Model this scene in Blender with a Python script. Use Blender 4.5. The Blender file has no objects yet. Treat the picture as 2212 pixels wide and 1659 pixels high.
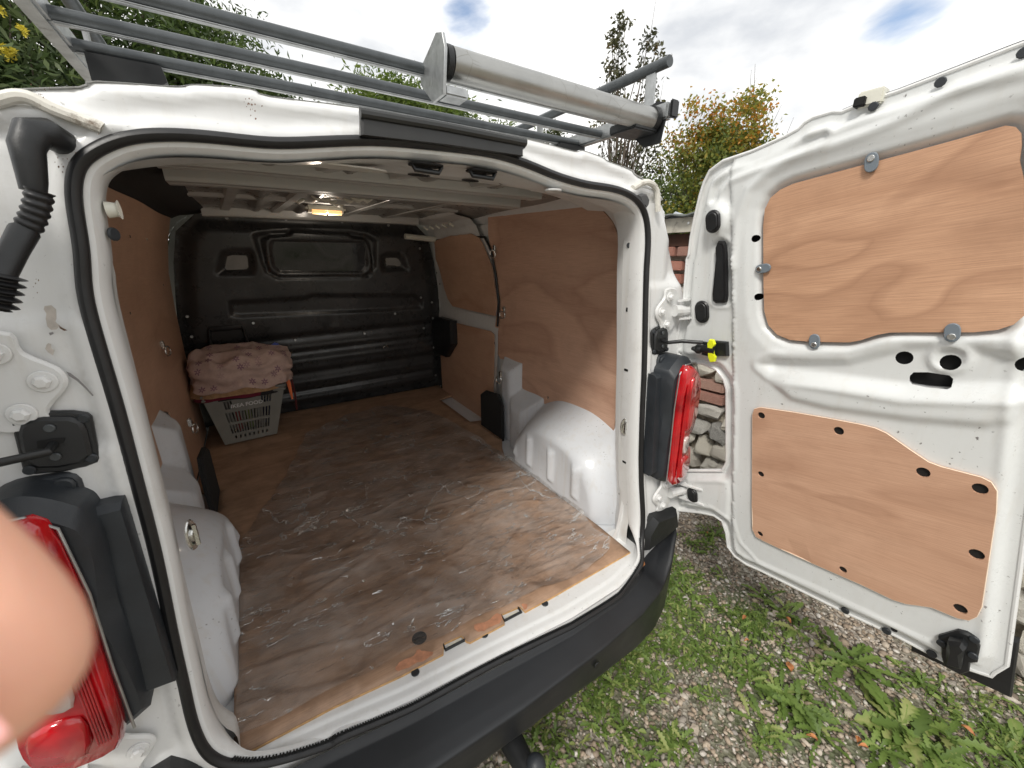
import bpy, bmesh, math, random
import numpy as np
from mathutils import Vector, Matrix, geometry, noise
R = math.radians
random.seed(7); np.random.seed(7)
scn = bpy.context.scene
COL = scn.collection

# ------------------------------------------------------------------ camera
CAMP = Vector((-0.42117, -0.74601, 1.63555))
MR = Matrix(((0.840186, 0.166320, -0.516164), (-0.542298, 0.258527, -0.799423), (0.000483, 0.951579, 0.307405)))
MR3 = MR.copy()
FPX, CXP, CYP = 855.0, 1106.0, 829.5
cd = bpy.data.cameras.new('camera'); cam = bpy.data.objects.new('camera', cd); COL.objects.link(cam)
yax = Vector((MR[0][1], MR[1][1], MR[2][1])); bz = -Vector((MR[0][2], MR[1][2], MR[2][2]))  # up, view dir
zax = Vector((MR[0][2], MR[1][2], MR[2][2])).normalized(); xax = yax.cross(zax).normalized(); yax = zax.cross(xax)
rot = Matrix((xax, yax, zax)).transposed()
cam.matrix_world = Matrix.Translation(CAMP) @ rot.to_4x4()
cd.sensor_width = 36; cd.lens = FPX / 2212 * 36; cd.clip_start = 0.005; cd.clip_end = 400
cd.dof.use_dof = True; cd.dof.focus_distance = 1.7; cd.dof.aperture_fstop = 11.0
scn.camera = cam

# ------------------------------------------------------------------ world, sun, exposure
w = bpy.data.worlds.new('World'); scn.world = w; w.use_nodes = True
nt = w.node_tree; nt.nodes.clear()
def wn(t, **k):
    n = nt.nodes.new(t)
    for a, b in k.items():
        if hasattr(n, a): setattr(n, a, b)
    return n
out = wn('ShaderNodeOutputWorld'); mixs = wn('ShaderNodeMixShader')
sky = wn('ShaderNodeTexSky'); sky.sky_type = 'NISHITA'; sky.sun_disc = False
SUN_EL, SUN_AZ = R(48), R(235)     # azimuth measured clockwise from +Y
sky.sun_elevation = SUN_EL; sky.sun_rotation = SUN_AZ
bg1 = wn('ShaderNodeBackground'); bg1.inputs[1].default_value = 0.13
bg2 = wn('ShaderNodeBackground'); bg2.inputs[1].default_value = 1.0
tc = wn('ShaderNodeTexCoord'); mp = wn('ShaderNodeMapping'); mp.inputs['Scale'].default_value = (1, 1, 2.2)
n1 = wn('ShaderNodeTexNoise'); n1.inputs['Scale'].default_value = 2.1; n1.inputs['Detail'].default_value = 9; n1.inputs['Roughness'].default_value = .52; n1.inputs['Distortion'].default_value = .25
n2 = wn('ShaderNodeTexNoise'); n2.inputs['Scale'].default_value = 3.4; n2.inputs['Detail'].default_value = 9; n2.inputs['Roughness'].default_value = .5
L = nt.links.new
L(tc.outputs['Generated'], mp.inputs['Vector']); L(mp.outputs[0], n1.inputs['Vector']); L(mp.outputs[0], n2.inputs['Vector'])
cr = wn('ShaderNodeValToRGB'); cr.color_ramp.elements[0].position = .34; cr.color_ramp.elements[0].color = (.55, .57, .60, 1)
cr.color_ramp.elements[1].position = .58; cr.color_ramp.elements[1].color = (1.0, .99, .965, 1)
L(n2.outputs[0], cr.inputs[0]); L(cr.outputs[0], bg2.inputs[0])
# gaps of blue: noise threshold plus a few openings in the cloud sheet
acc = None
for (dx, dy, dz), s0, amp in (((.414, .81, .430), .09, .30), ((.89, .295, .347), .09, .25), ((.62, .715, .325), .06, .14), ((.80, .45, .385), .06, .08), ((.1, -.7, .7), .3, .2), ((-.8, .2, .55), .25, .2)):
    v = Vector((dx, dy, dz)).normalized()
    d = wn('ShaderNodeVectorMath', operation='DISTANCE'); d.inputs[1].default_value = v
    L(tc.outputs['Generated'], d.inputs[0])
    m = wn('ShaderNodeMapRange'); m.interpolation_type = 'SMOOTHSTEP'
    m.inputs[1].default_value = 0; m.inputs[2].default_value = s0 * 1.5; m.inputs[3].default_value = amp; m.inputs[4].default_value = 0
    L(d.outputs['Value'], m.inputs[0])
    if acc is None: acc = m.outputs[0]
    else:
        a = wn('ShaderNodeMath', operation='ADD'); L(acc, a.inputs[0]); L(m.outputs[0], a.inputs[1]); acc = a.outputs[0]
sub = wn('ShaderNodeMath', operation='SUBTRACT'); L(n1.outputs[0], sub.inputs[0]); L(acc, sub.inputs[1])
mr = wn('ShaderNodeMapRange'); mr.interpolation_type = 'SMOOTHSTEP'; mr.inputs[1].default_value = .17; mr.inputs[2].default_value = .33; mr.inputs[3].default_value = 0; mr.inputs[4].default_value = 1
L(sub.outputs[0], mr.inputs[0]); L(sky.outputs[0], bg1.inputs[0])
L(mr.outputs[0], mixs.inputs[0]); L(bg1.outputs[0], mixs.inputs[1]); L(bg2.outputs[0], mixs.inputs[2]); L(mixs.outputs[0], out.inputs[0])
sd = bpy.data.lights.new('sun', 'SUN'); sun = bpy.data.objects.new('sun', sd); COL.objects.link(sun)
sd.energy = 1.9; sd.angle = R(13); sd.color = (1, .96, .89)
sv = Vector((math.sin(SUN_AZ) * math.cos(SUN_EL), math.cos(SUN_AZ) * math.cos(SUN_EL), math.sin(SUN_EL)))
sun.rotation_euler = sv.to_track_quat('Z', 'Y').to_euler()
scn.view_settings.view_transform = 'Standard'; scn.view_settings.look = 'None'
scn.view_settings.exposure = 0.46; scn.view_settings.gamma = 1; scn.view_settings.use_curve_mapping = False
scn.render.engine = 'CYCLES'
try:
    scn.cycles.max_bounces = 10; scn.cycles.diffuse_bounces = 6; scn.cycles.transparent_max_bounces = 16
    scn.cycles.sample_clamp_indirect = 6
except Exception: pass

# ------------------------------------------------------------------ survey helpers: where sight lines meet the real surfaces
ZONES = dict(A=(0, 0, 1400, 2212), B=(1300, 0, 1400, 2212), C=(2632, 0, 1400, 2212), D=(0, 1000, 1400, 2212), E=(1300, 1000, 1400, 2212),
             F=(2632, 1000, 1400, 2212), G=(0, 1974, 1400, 2212), H=(1300, 1974, 1400, 2212), I=(2632, 1974, 1400, 2212),
             J=(600, 600, 1200, 2212), K=(2500, 700, 450, 2196), L=(2550, 1100, 400, 737), N=(0, 1400, 760, 2101))
K2 = 2212 / 4032
def Z(n, *pts):
    ox, oy, ww, pw = ZONES[n]; k = ww / pw
    return [((ox + x * k) * K2, (oy + y * k) * K2) for x, y in pts]
def ray(p):
    return MR3 @ Vector((float(p[0]) - CXP, -(float(p[1]) - CYP), -FPX))
def on(p, ax, val):
    r = ray(p); return CAMP + r * float((float(val) - CAMP[ax]) / r[ax])
def interp(t, tab):
    return float(np.interp(t, [a for a, b in tab], [b for a, b in tab]))
YR = [(.4, .02), (.585, .028), (.65, .032), (.75, .045), (.85, .058), (.95, .068), (1.15, .08), (1.25, .085), (1.45, .10), (1.6, .11), (1.9, .12)]
WT = [(.5, .80), (1.1, .80), (1.35, .79), (1.55, .775), (1.7, .745), (1.85, .70)]
SB = [(-.66, .03), (-.62, .028), (-.44, .008), (-.256, -.018), (0, -.036), (.24, -.056), (.456, -.052), (.6, -.02), (.66, .02), (.70, .03)]
def Yr(z, x=None):
    y = interp(z, YR)
    if x is None or z > .68: return y
    k = min(1, max(0, (z - .585) / .085)); k = k * k * (3 - 2 * k)
    return interp(x, SB) * (1 - k) + y * k
def Wd(z): return interp(z, WT)
def Yb(z): return 2.25 - .16 * (z - .59)
def rear(p, off=0.0):
    z, x = 1.2, 0
    for _ in range(60):
        q = on(p, 1, Yr(z, x) + off); z = z * .6 + q.z * .4; x = q.x
    return q
def wall(p, s, off=0.0):
    z = 1.2
    for _ in range(25): q = on(p, 0, s * (Wd(z) + off)); z = .5 * z + .5 * min(max(q.z, .3), 2.0)
    return on(p, 0, s * (Wd(z) + off))
def bulk(p):
    z = 1.2
    for _ in range(25): q = on(p, 1, Yb(z)); z = q.z
    return q
# open rear door as a rigid body: closed coordinates (x across, z up, d towards the load space)
HX, HY, TT, SS, TH = 0.86934, 0.04820, 0.09210, 0.07479, 1.59118
def make_door_frame(sg, th):
    ax = Vector((-TT, SS, 1)).normalized(); q = Matrix.Rotation(th, 3, ax)
    U = q @ Vector((1, 0, 0)); V = q @ Vector((0, SS, 1)); N = U.cross(V).normalized()
    H = Vector((HX, HY, .57))
    def fn(x, z, d=0.0):
        x, z, d = float(x), float(z), float(d)
        P = H + (x - HX) * U + (z - .57) * V - d * N
        return Vector((sg * P.x, P.y, P.z))
    return fn, U, V, N, H
DR, dU, dV, dN, dH = make_door_frame(1, TH)
DL = make_door_frame(-1, TH + R(6))[0]
def door(p, d=0.0):
    r = ray(p); O = dH - d * dN; t = (O - CAMP).dot(dN) / r.dot(dN); Q = CAMP + t * r - O
    uu, uv, vv = dU.dot(dU), dU.dot(dV), dV.dot(dV); a, b = Q.dot(dU), Q.dot(dV); D = uu * vv - uv * uv
    return ((a * vv - b * uv) / D + HX, (b * uu - a * uv) / D + .57)

# ------------------------------------------------------------------ object helpers
def tag(o, label=None, cat=None, group=None, kind=None):
    if label: o['label'] = label
    if cat: o['category'] = cat
    if group: o['group'] = group
    if kind: o['kind'] = kind
    return o
def empty(name, loc=(0, 0, 0), label=None, cat=None, group=None):
    o = bpy.data.objects.new(name, None); COL.objects.link(o); o.location = loc; o.empty_display_size = .1
    return tag(o, label, cat, group)
PENDING = []
def put(name, me, parent=None, loc=None, rot=None, scale=None):
    o = bpy.data.objects.new(name, me); COL.objects.link(o)
    if parent is not None:
        o.parent = parent
        inv = Matrix.Identity(4); p = parent
        while p is not None: inv = p.matrix_basis @ inv if False else (Matrix.Translation(p.location) @ inv); p = p.parent
        o.location = Vector(loc or (0, 0, 0)) - inv.translation
    elif loc is not None: o.location = loc
    if rot is not None: o.rotation_euler = rot
    if scale is not None: o.scale = scale
    return o
class MB:
    def __init__(s): s.v = []; s.f = []; s.uv = []
    def add(s, v, f):
        n = len(s.v); s.v += [tuple(a) for a in v]; s.f += [tuple(i + n for i in q) for q in f]; return s
    def box(s, c, sz, rot=None, taper=1.0, bev=0):
        c = Vector(c); hx, hy, hz = [a / 2 for a in sz]
        if bev > 0:
            bm = bmesh.new(); bmesh.ops.create_cube(bm, size=1); bmesh.ops.scale(bm, vec=sz, verts=bm.verts)
            bmesh.ops.bevel(bm, geom=bm.edges[:], offset=bev, segments=2, affect='EDGES')
            vs = [v.co.copy() for v in bm.verts]; bm.verts.index_update(); fs = [[v.index for v in f.verts] for f in bm.faces]; bm.free()
        else:
            vs = [Vector((x * hx * (taper if z > 0 else 1), y * hy * (taper if z > 0 else 1), z * hz)) for x in (-1, 1) for y in (-1, 1) for z in (-1, 1)]
            fs = [(0, 1, 3, 2), (4, 6, 7, 5), (0, 4, 5, 1), (2, 3, 7, 6), (0, 2, 6, 4), (1, 5, 7, 3)]
        if rot is not None: vs = [rot @ v for v in vs]
        return s.add([c + v for v in vs], fs)
    def tube(s, pts, r, n=12, cap=True, closed=False, prof=None):
        pts = [Vector(p) for p in pts]; m = len(pts); rs = r if isinstance(r, (list, tuple)) else [r] * m
        tang = []
        for i in range(m):
            a = pts[i - 1] if (i > 0 or closed) else pts[i]; b = pts[(i + 1) % m] if (i < m - 1 or closed) else pts[i]
            tang.append((b - a).normalized())
        up = Vector((0, 0, 1)) if abs(tang[0].z) < .9 else Vector((0, 1, 0))
        u = (up - tang[0] * up.dot(tang[0])).normalized(); vs = []
        for i in range(m):
            u = (u - tang[i] * u.dot(tang[i])).normalized(); w_ = tang[i].cross(u)
            for k in range(n):
                a = 2 * math.pi * k / n; vs.append(pts[i] + (u * math.cos(a) + w_ * math.sin(a)) * rs[i])
        fs = []
        for i in range(m if closed else m - 1):
            j = (i + 1) % m
            for k in range(n): k2 = (k + 1) % n; fs.append((i * n + k, i * n + k2, j * n + k2, j * n + k))
        if cap and not closed: fs.append(tuple(range(n))[::-1]); fs.append(tuple((m - 1) * n + k for k in range(n)))
        return s.add(vs, fs)
    def prism(s, pts, depth, bev=0.0):
        """pts: 3D outline (planar), depth: Vector extrusion; front rim bevelled by shrinking"""
        pts = [Vector(p) for p in pts]; n = len(pts); c = sum(pts, Vector()) / n; depth = Vector(depth)
        rings = [pts, [p + depth * (1 - min(.9, bev / max(depth.length, 1e-6))) for p in pts]]
        if bev > 0:
            rings.append([p + depth - (p - c).normalized() * bev for p in pts])
        else: rings[1] = [p + depth for p in pts]
        vs = [p for r_ in rings for p in r_]; m = len(rings); fs = []
        for i in range(m - 1):
            for k in range(n): k2 = (k + 1) % n; fs.append((i * n + k, i * n + k2, (i + 1) * n + k2, (i + 1) * n + k))
        fs.append(tuple((m - 1) * n + k for k in range(n))); fs.append(tuple(range(n))[::-1])
        return s.add(vs, fs)
    def disc(s, c, nrm, r, h=0.002, n=14, dome=0.0):
        c = Vector(c); nrm = Vector(nrm).normalized(); q = nrm.to_track_quat('Z', 'Y').to_matrix()
        P = [c + q @ Vector((math.cos(2 * math.pi * k / n) * r, math.sin(2 * math.pi * k / n) * r, 0)) for k in range(n)]
        return s.prism(P, nrm * h, min(h, r) * .4)
    def grid(s, fn, nu, nv, wrap_u=False):
        vs = [fn(i / (nu if wrap_u else nu - 1), j / (nv - 1)) for j in range(nv) for i in range(nu)]; fs = []
        for j in range(nv - 1):
            for i in range(nu if wrap_u else nu - 1):
                i2 = (i + 1) % nu; fs.append((j * nu + i, j * nu + i2, (j + 1) * nu + i2, (j + 1) * nu + i))
        return s.add(vs, fs)
    def mesh(s, name, mat, smooth=True, ang=35):
        me = bpy.data.meshes.new(name); me.from_pydata([tuple(v) for v in s.v], [], s.f); me.validate()
        if mat: me.materials.append(mat)
        if smooth:
            me.polygons.foreach_set('use_smooth', [True] * len(me.polygons))
            me.set_sharp_from_angle(angle=R(ang))
        me.update(); return me
    def build(s, name, mat, parent=None, smooth=True, ang=35):
        return put(name, s.mesh(name, mat, smooth, ang), parent)

def resample(pts, step, closed=True):
    pts = [np.array(p, float) for p in pts]; m = len(pts); o = []
    for i in range(m if closed else m - 1):
        a, b = pts[i], pts[(i + 1) % m]; n = max(1, int(round(np.linalg.norm(b - a) / step)))
        for k in range(n): o.append(a + (b - a) * k / n)
    if not closed: o.append(pts[-1])
    return o
def spline(pts, closed=True, n=6):
    """Catmull-Rom through pts (2D or 3D)"""
    pts = [np.array(p, float) for p in pts]; m = len(pts); o = []
    for i in range(m if closed else m - 1):
        p0 = pts[(i - 1) % m] if (closed or i > 0) else pts[i]; p1 = pts[i]; p2 = pts[(i + 1) % m]
        p3 = pts[(i + 2) % m] if (closed or i + 2 < m) else pts[i + 1]
        for k in range(n):
            t = k / n; o.append(.5 * ((2 * p1) + (-p0 + p2) * t + (2 * p0 - 5 * p1 + 4 * p2 - p3) * t * t + (-p0 + 3 * p1 - 3 * p2 + p3) * t ** 3))
    if not closed: o.append(pts[-1])
    return o
def pip(P, poly):
    P = np.asarray(P); poly = np.asarray(poly); x, y = P[:, 0], P[:, 1]; ins = np.zeros(len(P), bool); n = len(poly)
    for i in range(n):
        x1, y1 = poly[i]; x2, y2 = poly[(i + 1) % n]
        if y1 == y2: continue
        c = ((y1 > y) != (y2 > y)) & (x < (x2 - x1) * (y - y1) / (y2 - y1) + x1); ins ^= c
    return ins
def segd(P, poly, closed=True):
    P = np.asarray(P); poly = np.asarray(poly, float); best = np.full(len(P), 1e9); n = len(poly)
    for i in range(n if closed else n - 1):
        a = poly[i]; b = poly[(i + 1) % n]; ab = b - a; L2 = max(ab @ ab, 1e-12)
        t = np.clip(((P - a) @ ab) / L2, 0, 1); d = np.linalg.norm(P - a - t[:, None] * ab, axis=1); best = np.minimum(best, d)
    return best
def sdf(P, poly):
    d = segd(P, poly); return np.where(pip(P, poly), -d, d)
def sm(x, a, b):
    t = np.clip((x - a) / (b - a), 0, 1); return t * t * (3 - 2 * t)
def sheet(name, outer, holes, depth, pos, res, mat, parent=None, thick=0.0, off=0.0, smooth=True, bevel=0.0, ang=40):
    """triangulated sheet over a 2D outline; depth(P)->d array, pos(u,v,d)->Vector"""
    ou = resample(outer, res); hs = [resample(h, min(res, .006)) for h in holes]
    loops = [ou] + hs; V = []; Ed = []
    for lp in loops:
        n0 = len(V); V += [(float(a[0]), float(a[1])) for a in lp]; Ed += [(n0 + i, n0 + (i + 1) % len(lp)) for i in range(len(lp))]
    A = np.array(ou); mn, mx = A.min(0), A.max(0)
    xs = np.arange(mn[0] + res / 2, mx[0], res); ys = np.arange(mn[1] + res / 2, mx[1], res * .87)
    G = np.array([(x + (res / 2 if j % 2 else 0), y) for j, y in enumerate(ys) for x in xs])
    if len(G):
        G = G + np.random.uniform(-.08, .08, G.shape) * res
        k = pip(G, ou) & (segd(G, ou) > res * .5)
        for h in hs: k &= ~pip(G, h) & (segd(G, h) > res * .4)
        G = G[k]; V += [tuple(map(float, g)) for g in G]
    vv, ee, ff, _, _, _ = geometry.delaunay_2d_cdt([Vector(v) for v in V], Ed, [], 0, 1e-7)
    vv = np.array([(v[0], v[1]) for v in vv]); ff = np.array([f for f in ff if len(f) == 3])
    cen = vv[ff].mean(1); k = pip(cen, ou)
    for h in hs: k &= ~pip(cen, h)
    ff = ff[k]
    d = depth(vv) if depth is not None else np.zeros(len(vv))
    pts = [tuple(pos(float(a), float(b), float(c))) for (a, b), c in zip(vv, d)]
    me = bpy.data.meshes.new(name); me.from_pydata(pts, [], ff.tolist())
    uvl = me.uv_layers.new(name='UVMap'); li = np.empty(len(me.loops), dtype=np.int32); me.loops.foreach_get('vertex_index', li)
    uvl.data.foreach_set('uv', vv[li].astype(np.float32).ravel())
    me.materials.append(mat)
    bm = bmesh.new(); bm.from_mesh(me); loose = [v for v in bm.verts if not v.link_faces]; bmesh.ops.delete(bm, geom=loose, context='VERTS')
    bm.to_mesh(me); bm.free()
    if smooth:
        me.polygons.foreach_set('use_smooth', [True] * len(me.polygons))
        if ang: me.set_sharp_from_angle(angle=R(ang))
    o = put(name, me, parent)
    if thick:
        m = o.modifiers.new('thickness', 'SOLIDIFY'); m.thickness = thick; m.offset = off
    return o

# ------------------------------------------------------------------ materials
MATS = {}
def newmat(name):
    m = bpy.data.materials.new(name); m.use_nodes = True; t = m.node_tree; t.nodes.clear()
    o = t.nodes.new('ShaderNodeOutputMaterial'); b = t.nodes.new('ShaderNodeBsdfPrincipled'); t.links.new(b.outputs[0], o.inputs[0])
    MATS[name] = m
    return m, t, b
def nd(t, typ, **k):
    n = t.nodes.new(typ)
    for a, b in k.items():
        if a in n.inputs.keys(): n.inputs[a].default_value = b
        else: setattr(n, a, b)
    return n
def ramp(t, src, *stops):
    r_ = t.nodes.new('ShaderNodeValToRGB'); e = r_.color_ramp.elements
    while len(e) < len(stops): e.new(.5)
    for i, (p, c) in enumerate(stops):
        e[i].position = p; e[i].color = (c[0], c[1], c[2], 1) if not isinstance(c, (int, float)) else (c, c, c, 1)
    t.links.new(src, r_.inputs[0]); return r_.outputs[0]
def mixc(t, fac, a, b, mode='MIX'):
    n = t.nodes.new('ShaderNodeMix'); n.data_type = 'RGBA'; n.blend_type = mode
    for sock, v in ((n.inputs[0], fac), (n.inputs[6], a), (n.inputs[7], b)):
        if hasattr(v, 'is_linked') or hasattr(v, 'links'): t.links.new(v, sock)
        else: sock.default_value = v if isinstance(v, (int, float)) else (v[0], v[1], v[2], 1)
    return n.outputs[2]
def coords(t, kind='Object', scale=(1, 1, 1), rot=(0, 0, 0)):
    c = t.nodes.new('ShaderNodeTexCoord'); m = t.nodes.new('ShaderNodeMapping'); m.inputs['Scale'].default_value = scale; m.inputs['Rotation'].default_value = rot
    t.links.new(c.outputs[kind], m.inputs[0]); return m.outputs[0]
def noisen(t, vec, scale, detail=4, rough=.5, dist=0):
    n = nd(t, 'ShaderNodeTexNoise', Scale=scale, Detail=detail, Roughness=rough, Distortion=dist); t.links.new(vec, n.inputs['Vector']); return n.outputs[0]
def bump(t, b, h, strength=.3, dist=.002):
    n = nd(t, 'ShaderNodeBump', Strength=strength, Distance=dist); t.links.new(h, n.inputs['Height']); t.links.new(n.outputs[0], b.inputs['Normal'])
def plain(name, col, rough=.5, metal=0, var=.12, scale=12, bmp=.15, bscale=300, bdist=.0006, coat=0, spec=None, dirt=None, dirt_th=(.62, .72), dscale=30):
    m, t, b = newmat(name); v = coords(t)
    n = noisen(t, v, scale, 5, .6)
    lo = [c * (1 - var) for c in col]; hi = [min(1, c * (1 + var)) for c in col]
    c = ramp(t, n, (.3, lo), (.7, hi))
    if dirt is not None:
        dn = noisen(t, v, dscale, 8, .72)
        c = mixc(t, ramp(t, dn, (dirt_th[0], 0.0), (dirt_th[1], 1.0)), c, dirt)
    t.links.new(c, b.inputs['Base Color'])
    b.inputs['Metallic'].default_value = metal
    t.links.new(ramp(t, noisen(t, v, scale * 2.3, 6, .65), (.3, max(0, rough - .08)), (.75, min(1, rough + .1))), b.inputs['Roughness'])
    if coat: b.inputs['Coat Weight'].default_value = coat; b.inputs['Coat Roughness'].default_value = .08
    if spec is not None: b.inputs['Specular IOR Level'].default_value = spec
    if bmp: bump(t, b, noisen(t, v, bscale, 3), bmp, bdist)
    return m
def paint(name, col=(.73, .735, .73), rough=.28, grime=1.0, chips=0.5):
    m, t, b = newmat(name); v = coords(t)
    c = ramp(t, noisen(t, v, 3, 5, .6), (.3, [a * .95 for a in col]), (.7, col))
    # faint vertical rain streaks and road grime
    st = noisen(t, coords(t, 'Object', (26, 26, 1.6)), 1.6, 6, .6)
    c = mixc(t, ramp(t, st, (.52, 0.0), (.80, .30 * grime)), c, (.50, .45, .37))
    g = noisen(t, v, 7, 9, .75)
    c = mixc(t, ramp(t, g, (.55, 0.0), (.80, .35 * grime)), c, (.36, .33, .29))
    # small dark specks and scratches
    sp = noisen(t, v, 95, 5, .6); big = noisen(t, v, 4.5, 4, .6)
    mu = nd(t, 'ShaderNodeMath', operation='MULTIPLY'); t.links.new(ramp(t, sp, (.66, 0.0), (.69, 1.0)), mu.inputs[0]); t.links.new(ramp(t, big, (.46, 0.0), (.62, chips)), mu.inputs[1])
    c = mixc(t, mu.outputs[0], c, (.16, .15, .145))
    sc = noisen(t, coords(t, 'Object', (40, 40, 260), (0.3, .5, .2)), 1.2, 6, .6)
    mu2 = nd(t, 'ShaderNodeMath', operation='MULTIPLY'); t.links.new(ramp(t, sc, (.69, 0.0), (.71, .8)), mu2.inputs[0]); t.links.new(ramp(t, big, (.5, 0.0), (.6, chips)), mu2.inputs[1])
    c = mixc(t, mu2.outputs[0], c, (.33, .32, .31))
    t.links.new(c, b.inputs['Base Color'])
    t.links.new(ramp(t, g, (.3, rough), (.8, rough + .25)), b.inputs['Roughness'])
    b.inputs['Coat Weight'].default_value = .35; b.inputs['Coat Roughness'].default_value = .1
    bump(t, b, noisen(t, v, 420, 2), .12, .0006)
    return m
def wood(name, pale, mid, dark, rings=9.0, grain_scale=1.6, rough=.55, kind='UV', rot=(0, 0, 0), stretch=(1, 3.2, 1), stain=0.0, coat=0.0, ringk=.6):
    m, t, b = newmat(name); v = coords(t, kind, stretch, rot)
    big = nd(t, 'ShaderNodeTexNoise', Scale=grain_scale, Detail=2.5, Roughness=.45, Distortion=.5); t.links.new(v, big.inputs['Vector'])
    mu = nd(t, 'ShaderNodeMath', operation='MULTIPLY'); mu.inputs[1].default_value = rings; t.links.new(big.outputs[0], mu.inputs[0])
    fr = nd(t, 'ShaderNodeMath', operation='FRACT'); t.links.new(mu.outputs[0], fr.inputs[0])
    band = ramp(t, fr.outputs[0], (0, 0.55), (.35, .12), (.8, .0), (.97, .75), (1, .55))
    v2 = coords(t, kind, (6 * stretch[0], 130 * stretch[1], 6), rot)
    wp = nd(t, 'ShaderNodeMixRGB'); fine = noisen(t, v2, 1.5, 8, .7)
    v3 = coords(t, kind, (1.5, 9, 1), rot); broad = noisen(t, v3, 1.2, 4, .6, .6)
    c = ramp(t, broad, (.3, pale), (.52, [(a + b_) / 2 for a, b_ in zip(pale, mid)]), (.72, mid))
    fac = nd(t, 'ShaderNodeMath', operation='MULTIPLY'); t.links.new(band, fac.inputs[0]); fac.inputs[1].default_value = ringk
    c = mixc(t, fac.outputs[0], c, dark)
    c = mixc(t, ramp(t, fine, (.42, 0.0), (.70, .65)), c, dark)
    kn = nd(t, 'ShaderNodeTexVoronoi', Scale=2.1); t.links.new(coords(t, kind, (1, 1.6, 1), rot), kn.inputs['Vector'])
    c = mixc(t, ramp(t, kn.outputs['Distance'], (0, .7), (.018, .45), (.05, 0.0)), c, [a * .5 for a in dark])
    smu = noisen(t, coords(t, kind, (1, 1, 1)), 5, 6, .7); c = mixc(t, ramp(t, smu, (.5, 0.0), (.75, .22)), c, [a * .6 for a in dark])
    if stain:
        s = noisen(t, coords(t, kind), 9, 9, .72)
        c = mixc(t, ramp(t, s, (.45, 0.0), (.75, stain)), c, [a * .35 for a in dark])
    t.links.new(c, b.inputs['Base Color']); b.inputs['Roughness'].default_value = rough
    if coat: b.inputs['Coat Weight'].default_value = coat; b.inputs['Coat Roughness'].default_value = .3
    bump(t, b, fine, .2, .0005)
    return m

PW = paint('white_paint')
PWI = paint('white_paint_inside', (.68, .685, .675), .33, 1.2, .7)
PWD = paint('white_paint_door', (.70, .715, .71), .22, .7, 1.0)
PARCH = paint('scuffed_white_paint', (.62, .64, .67), .35, 1.2, 1.0)
RUB = plain('rubber', (.010, .010, .011), .42, var=.3, scale=20, bmp=.25, bscale=160)
BLK = plain('black_plastic', (.012, .013, .014), .42, var=.25, scale=15, bmp=.5, bscale=700, bdist=.0005)
BLKG = plain('black_plastic_weathered', (.022, .026, .031), .48, var=.35, scale=9, bmp=.5, bscale=500, bdist=.0006)
BUMP = plain('bumper_plastic', (.013, .0145, .017), .38, var=.3, scale=4, bmp=.6, bscale=900, bdist=.0005, dirt=(.45, .43, .40), dirt_th=(.735, .76), dscale=42)
HOLE = plain('dark_hole', (.004, .004, .004), .8, bmp=0)
BKH = plain('bulkhead_black', (.034, .034, .034), .30, var=.35, scale=6, bmp=.35, bscale=240, bdist=.0006, dirt=(.10, .09, .075), dirt_th=(.60, .8), dscale=7)
BKG = plain('bulkhead_lit_grey', (.24, .235, .22), .4, var=.2)
DGL = plain('dark_window', (.012, .012, .013), .08, var=.1, bmp=0)
STEEL = plain('zinc_steel', (.62, .62, .60), .25, metal=1, var=.15, scale=40)
GALV = plain('grey_tube', (.075, .083, .088), .40, metal=.35, var=.18, scale=30, bmp=.3, bscale=260, bdist=.0005, dirt=(.22, .21, .19), dirt_th=(.66, .85), dscale=60)
GALVL = plain('bright_rail', (.42, .43, .43), .38, metal=.85, var=.2, scale=30, bmp=.2, bscale=200, dirt=(.12, .11, .10), dirt_th=(.60, .75), dscale=25)
ALU = plain('scratched_aluminium', (.40, .40, .385), .36, metal=.92, var=.10, scale=8, bmp=.2, bscale=150)
CLIPG = plain('grey_clip', (.17, .20, .23), .4, var=.1)
YEL = plain('yellow_plastic', (.75, .80, .02), .35, var=.05)
CREAM = plain('cream_plastic', (.66, .65, .57), .4, var=.05)
FOAM = plain('black_carpet', (.012, .012, .012), .95, var=.3, scale=60, bmp=1, bscale=500, bdist=.002)
# aluminium roller scratches
t = ALU.node_tree; b = [n for n in t.nodes if n.type == 'BSDF_PRINCIPLED'][0]
lk = b.inputs['Base Color'].links[0].from_socket
wv = nd(t, 'ShaderNodeTexVoronoi', feature='DISTANCE_TO_EDGE', Scale=22); t.links.new(coords(t, 'Object', (1, 1, 1)), wv.inputs['Vector'])
dn = nd(t, 'ShaderNodeTexNoise', Scale=30, Detail=3)
m1 = ramp(t, wv.outputs[0], (.0, 1.0), (.012, 0.0)); m2 = ramp(t, noisen(t, coords(t), 9, 4), (.45, 0.0), (.6, .8))
mm = nd(t, 'ShaderNodeMath', operation='MULTIPLY'); t.links.new(m1, mm.inputs[0]); t.links.new(m2, mm.inputs[1])
t.links.new(mixc(t, mm.outputs[0], lk, (.16, .14, .10)), b.inputs['Base Color'])

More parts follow.
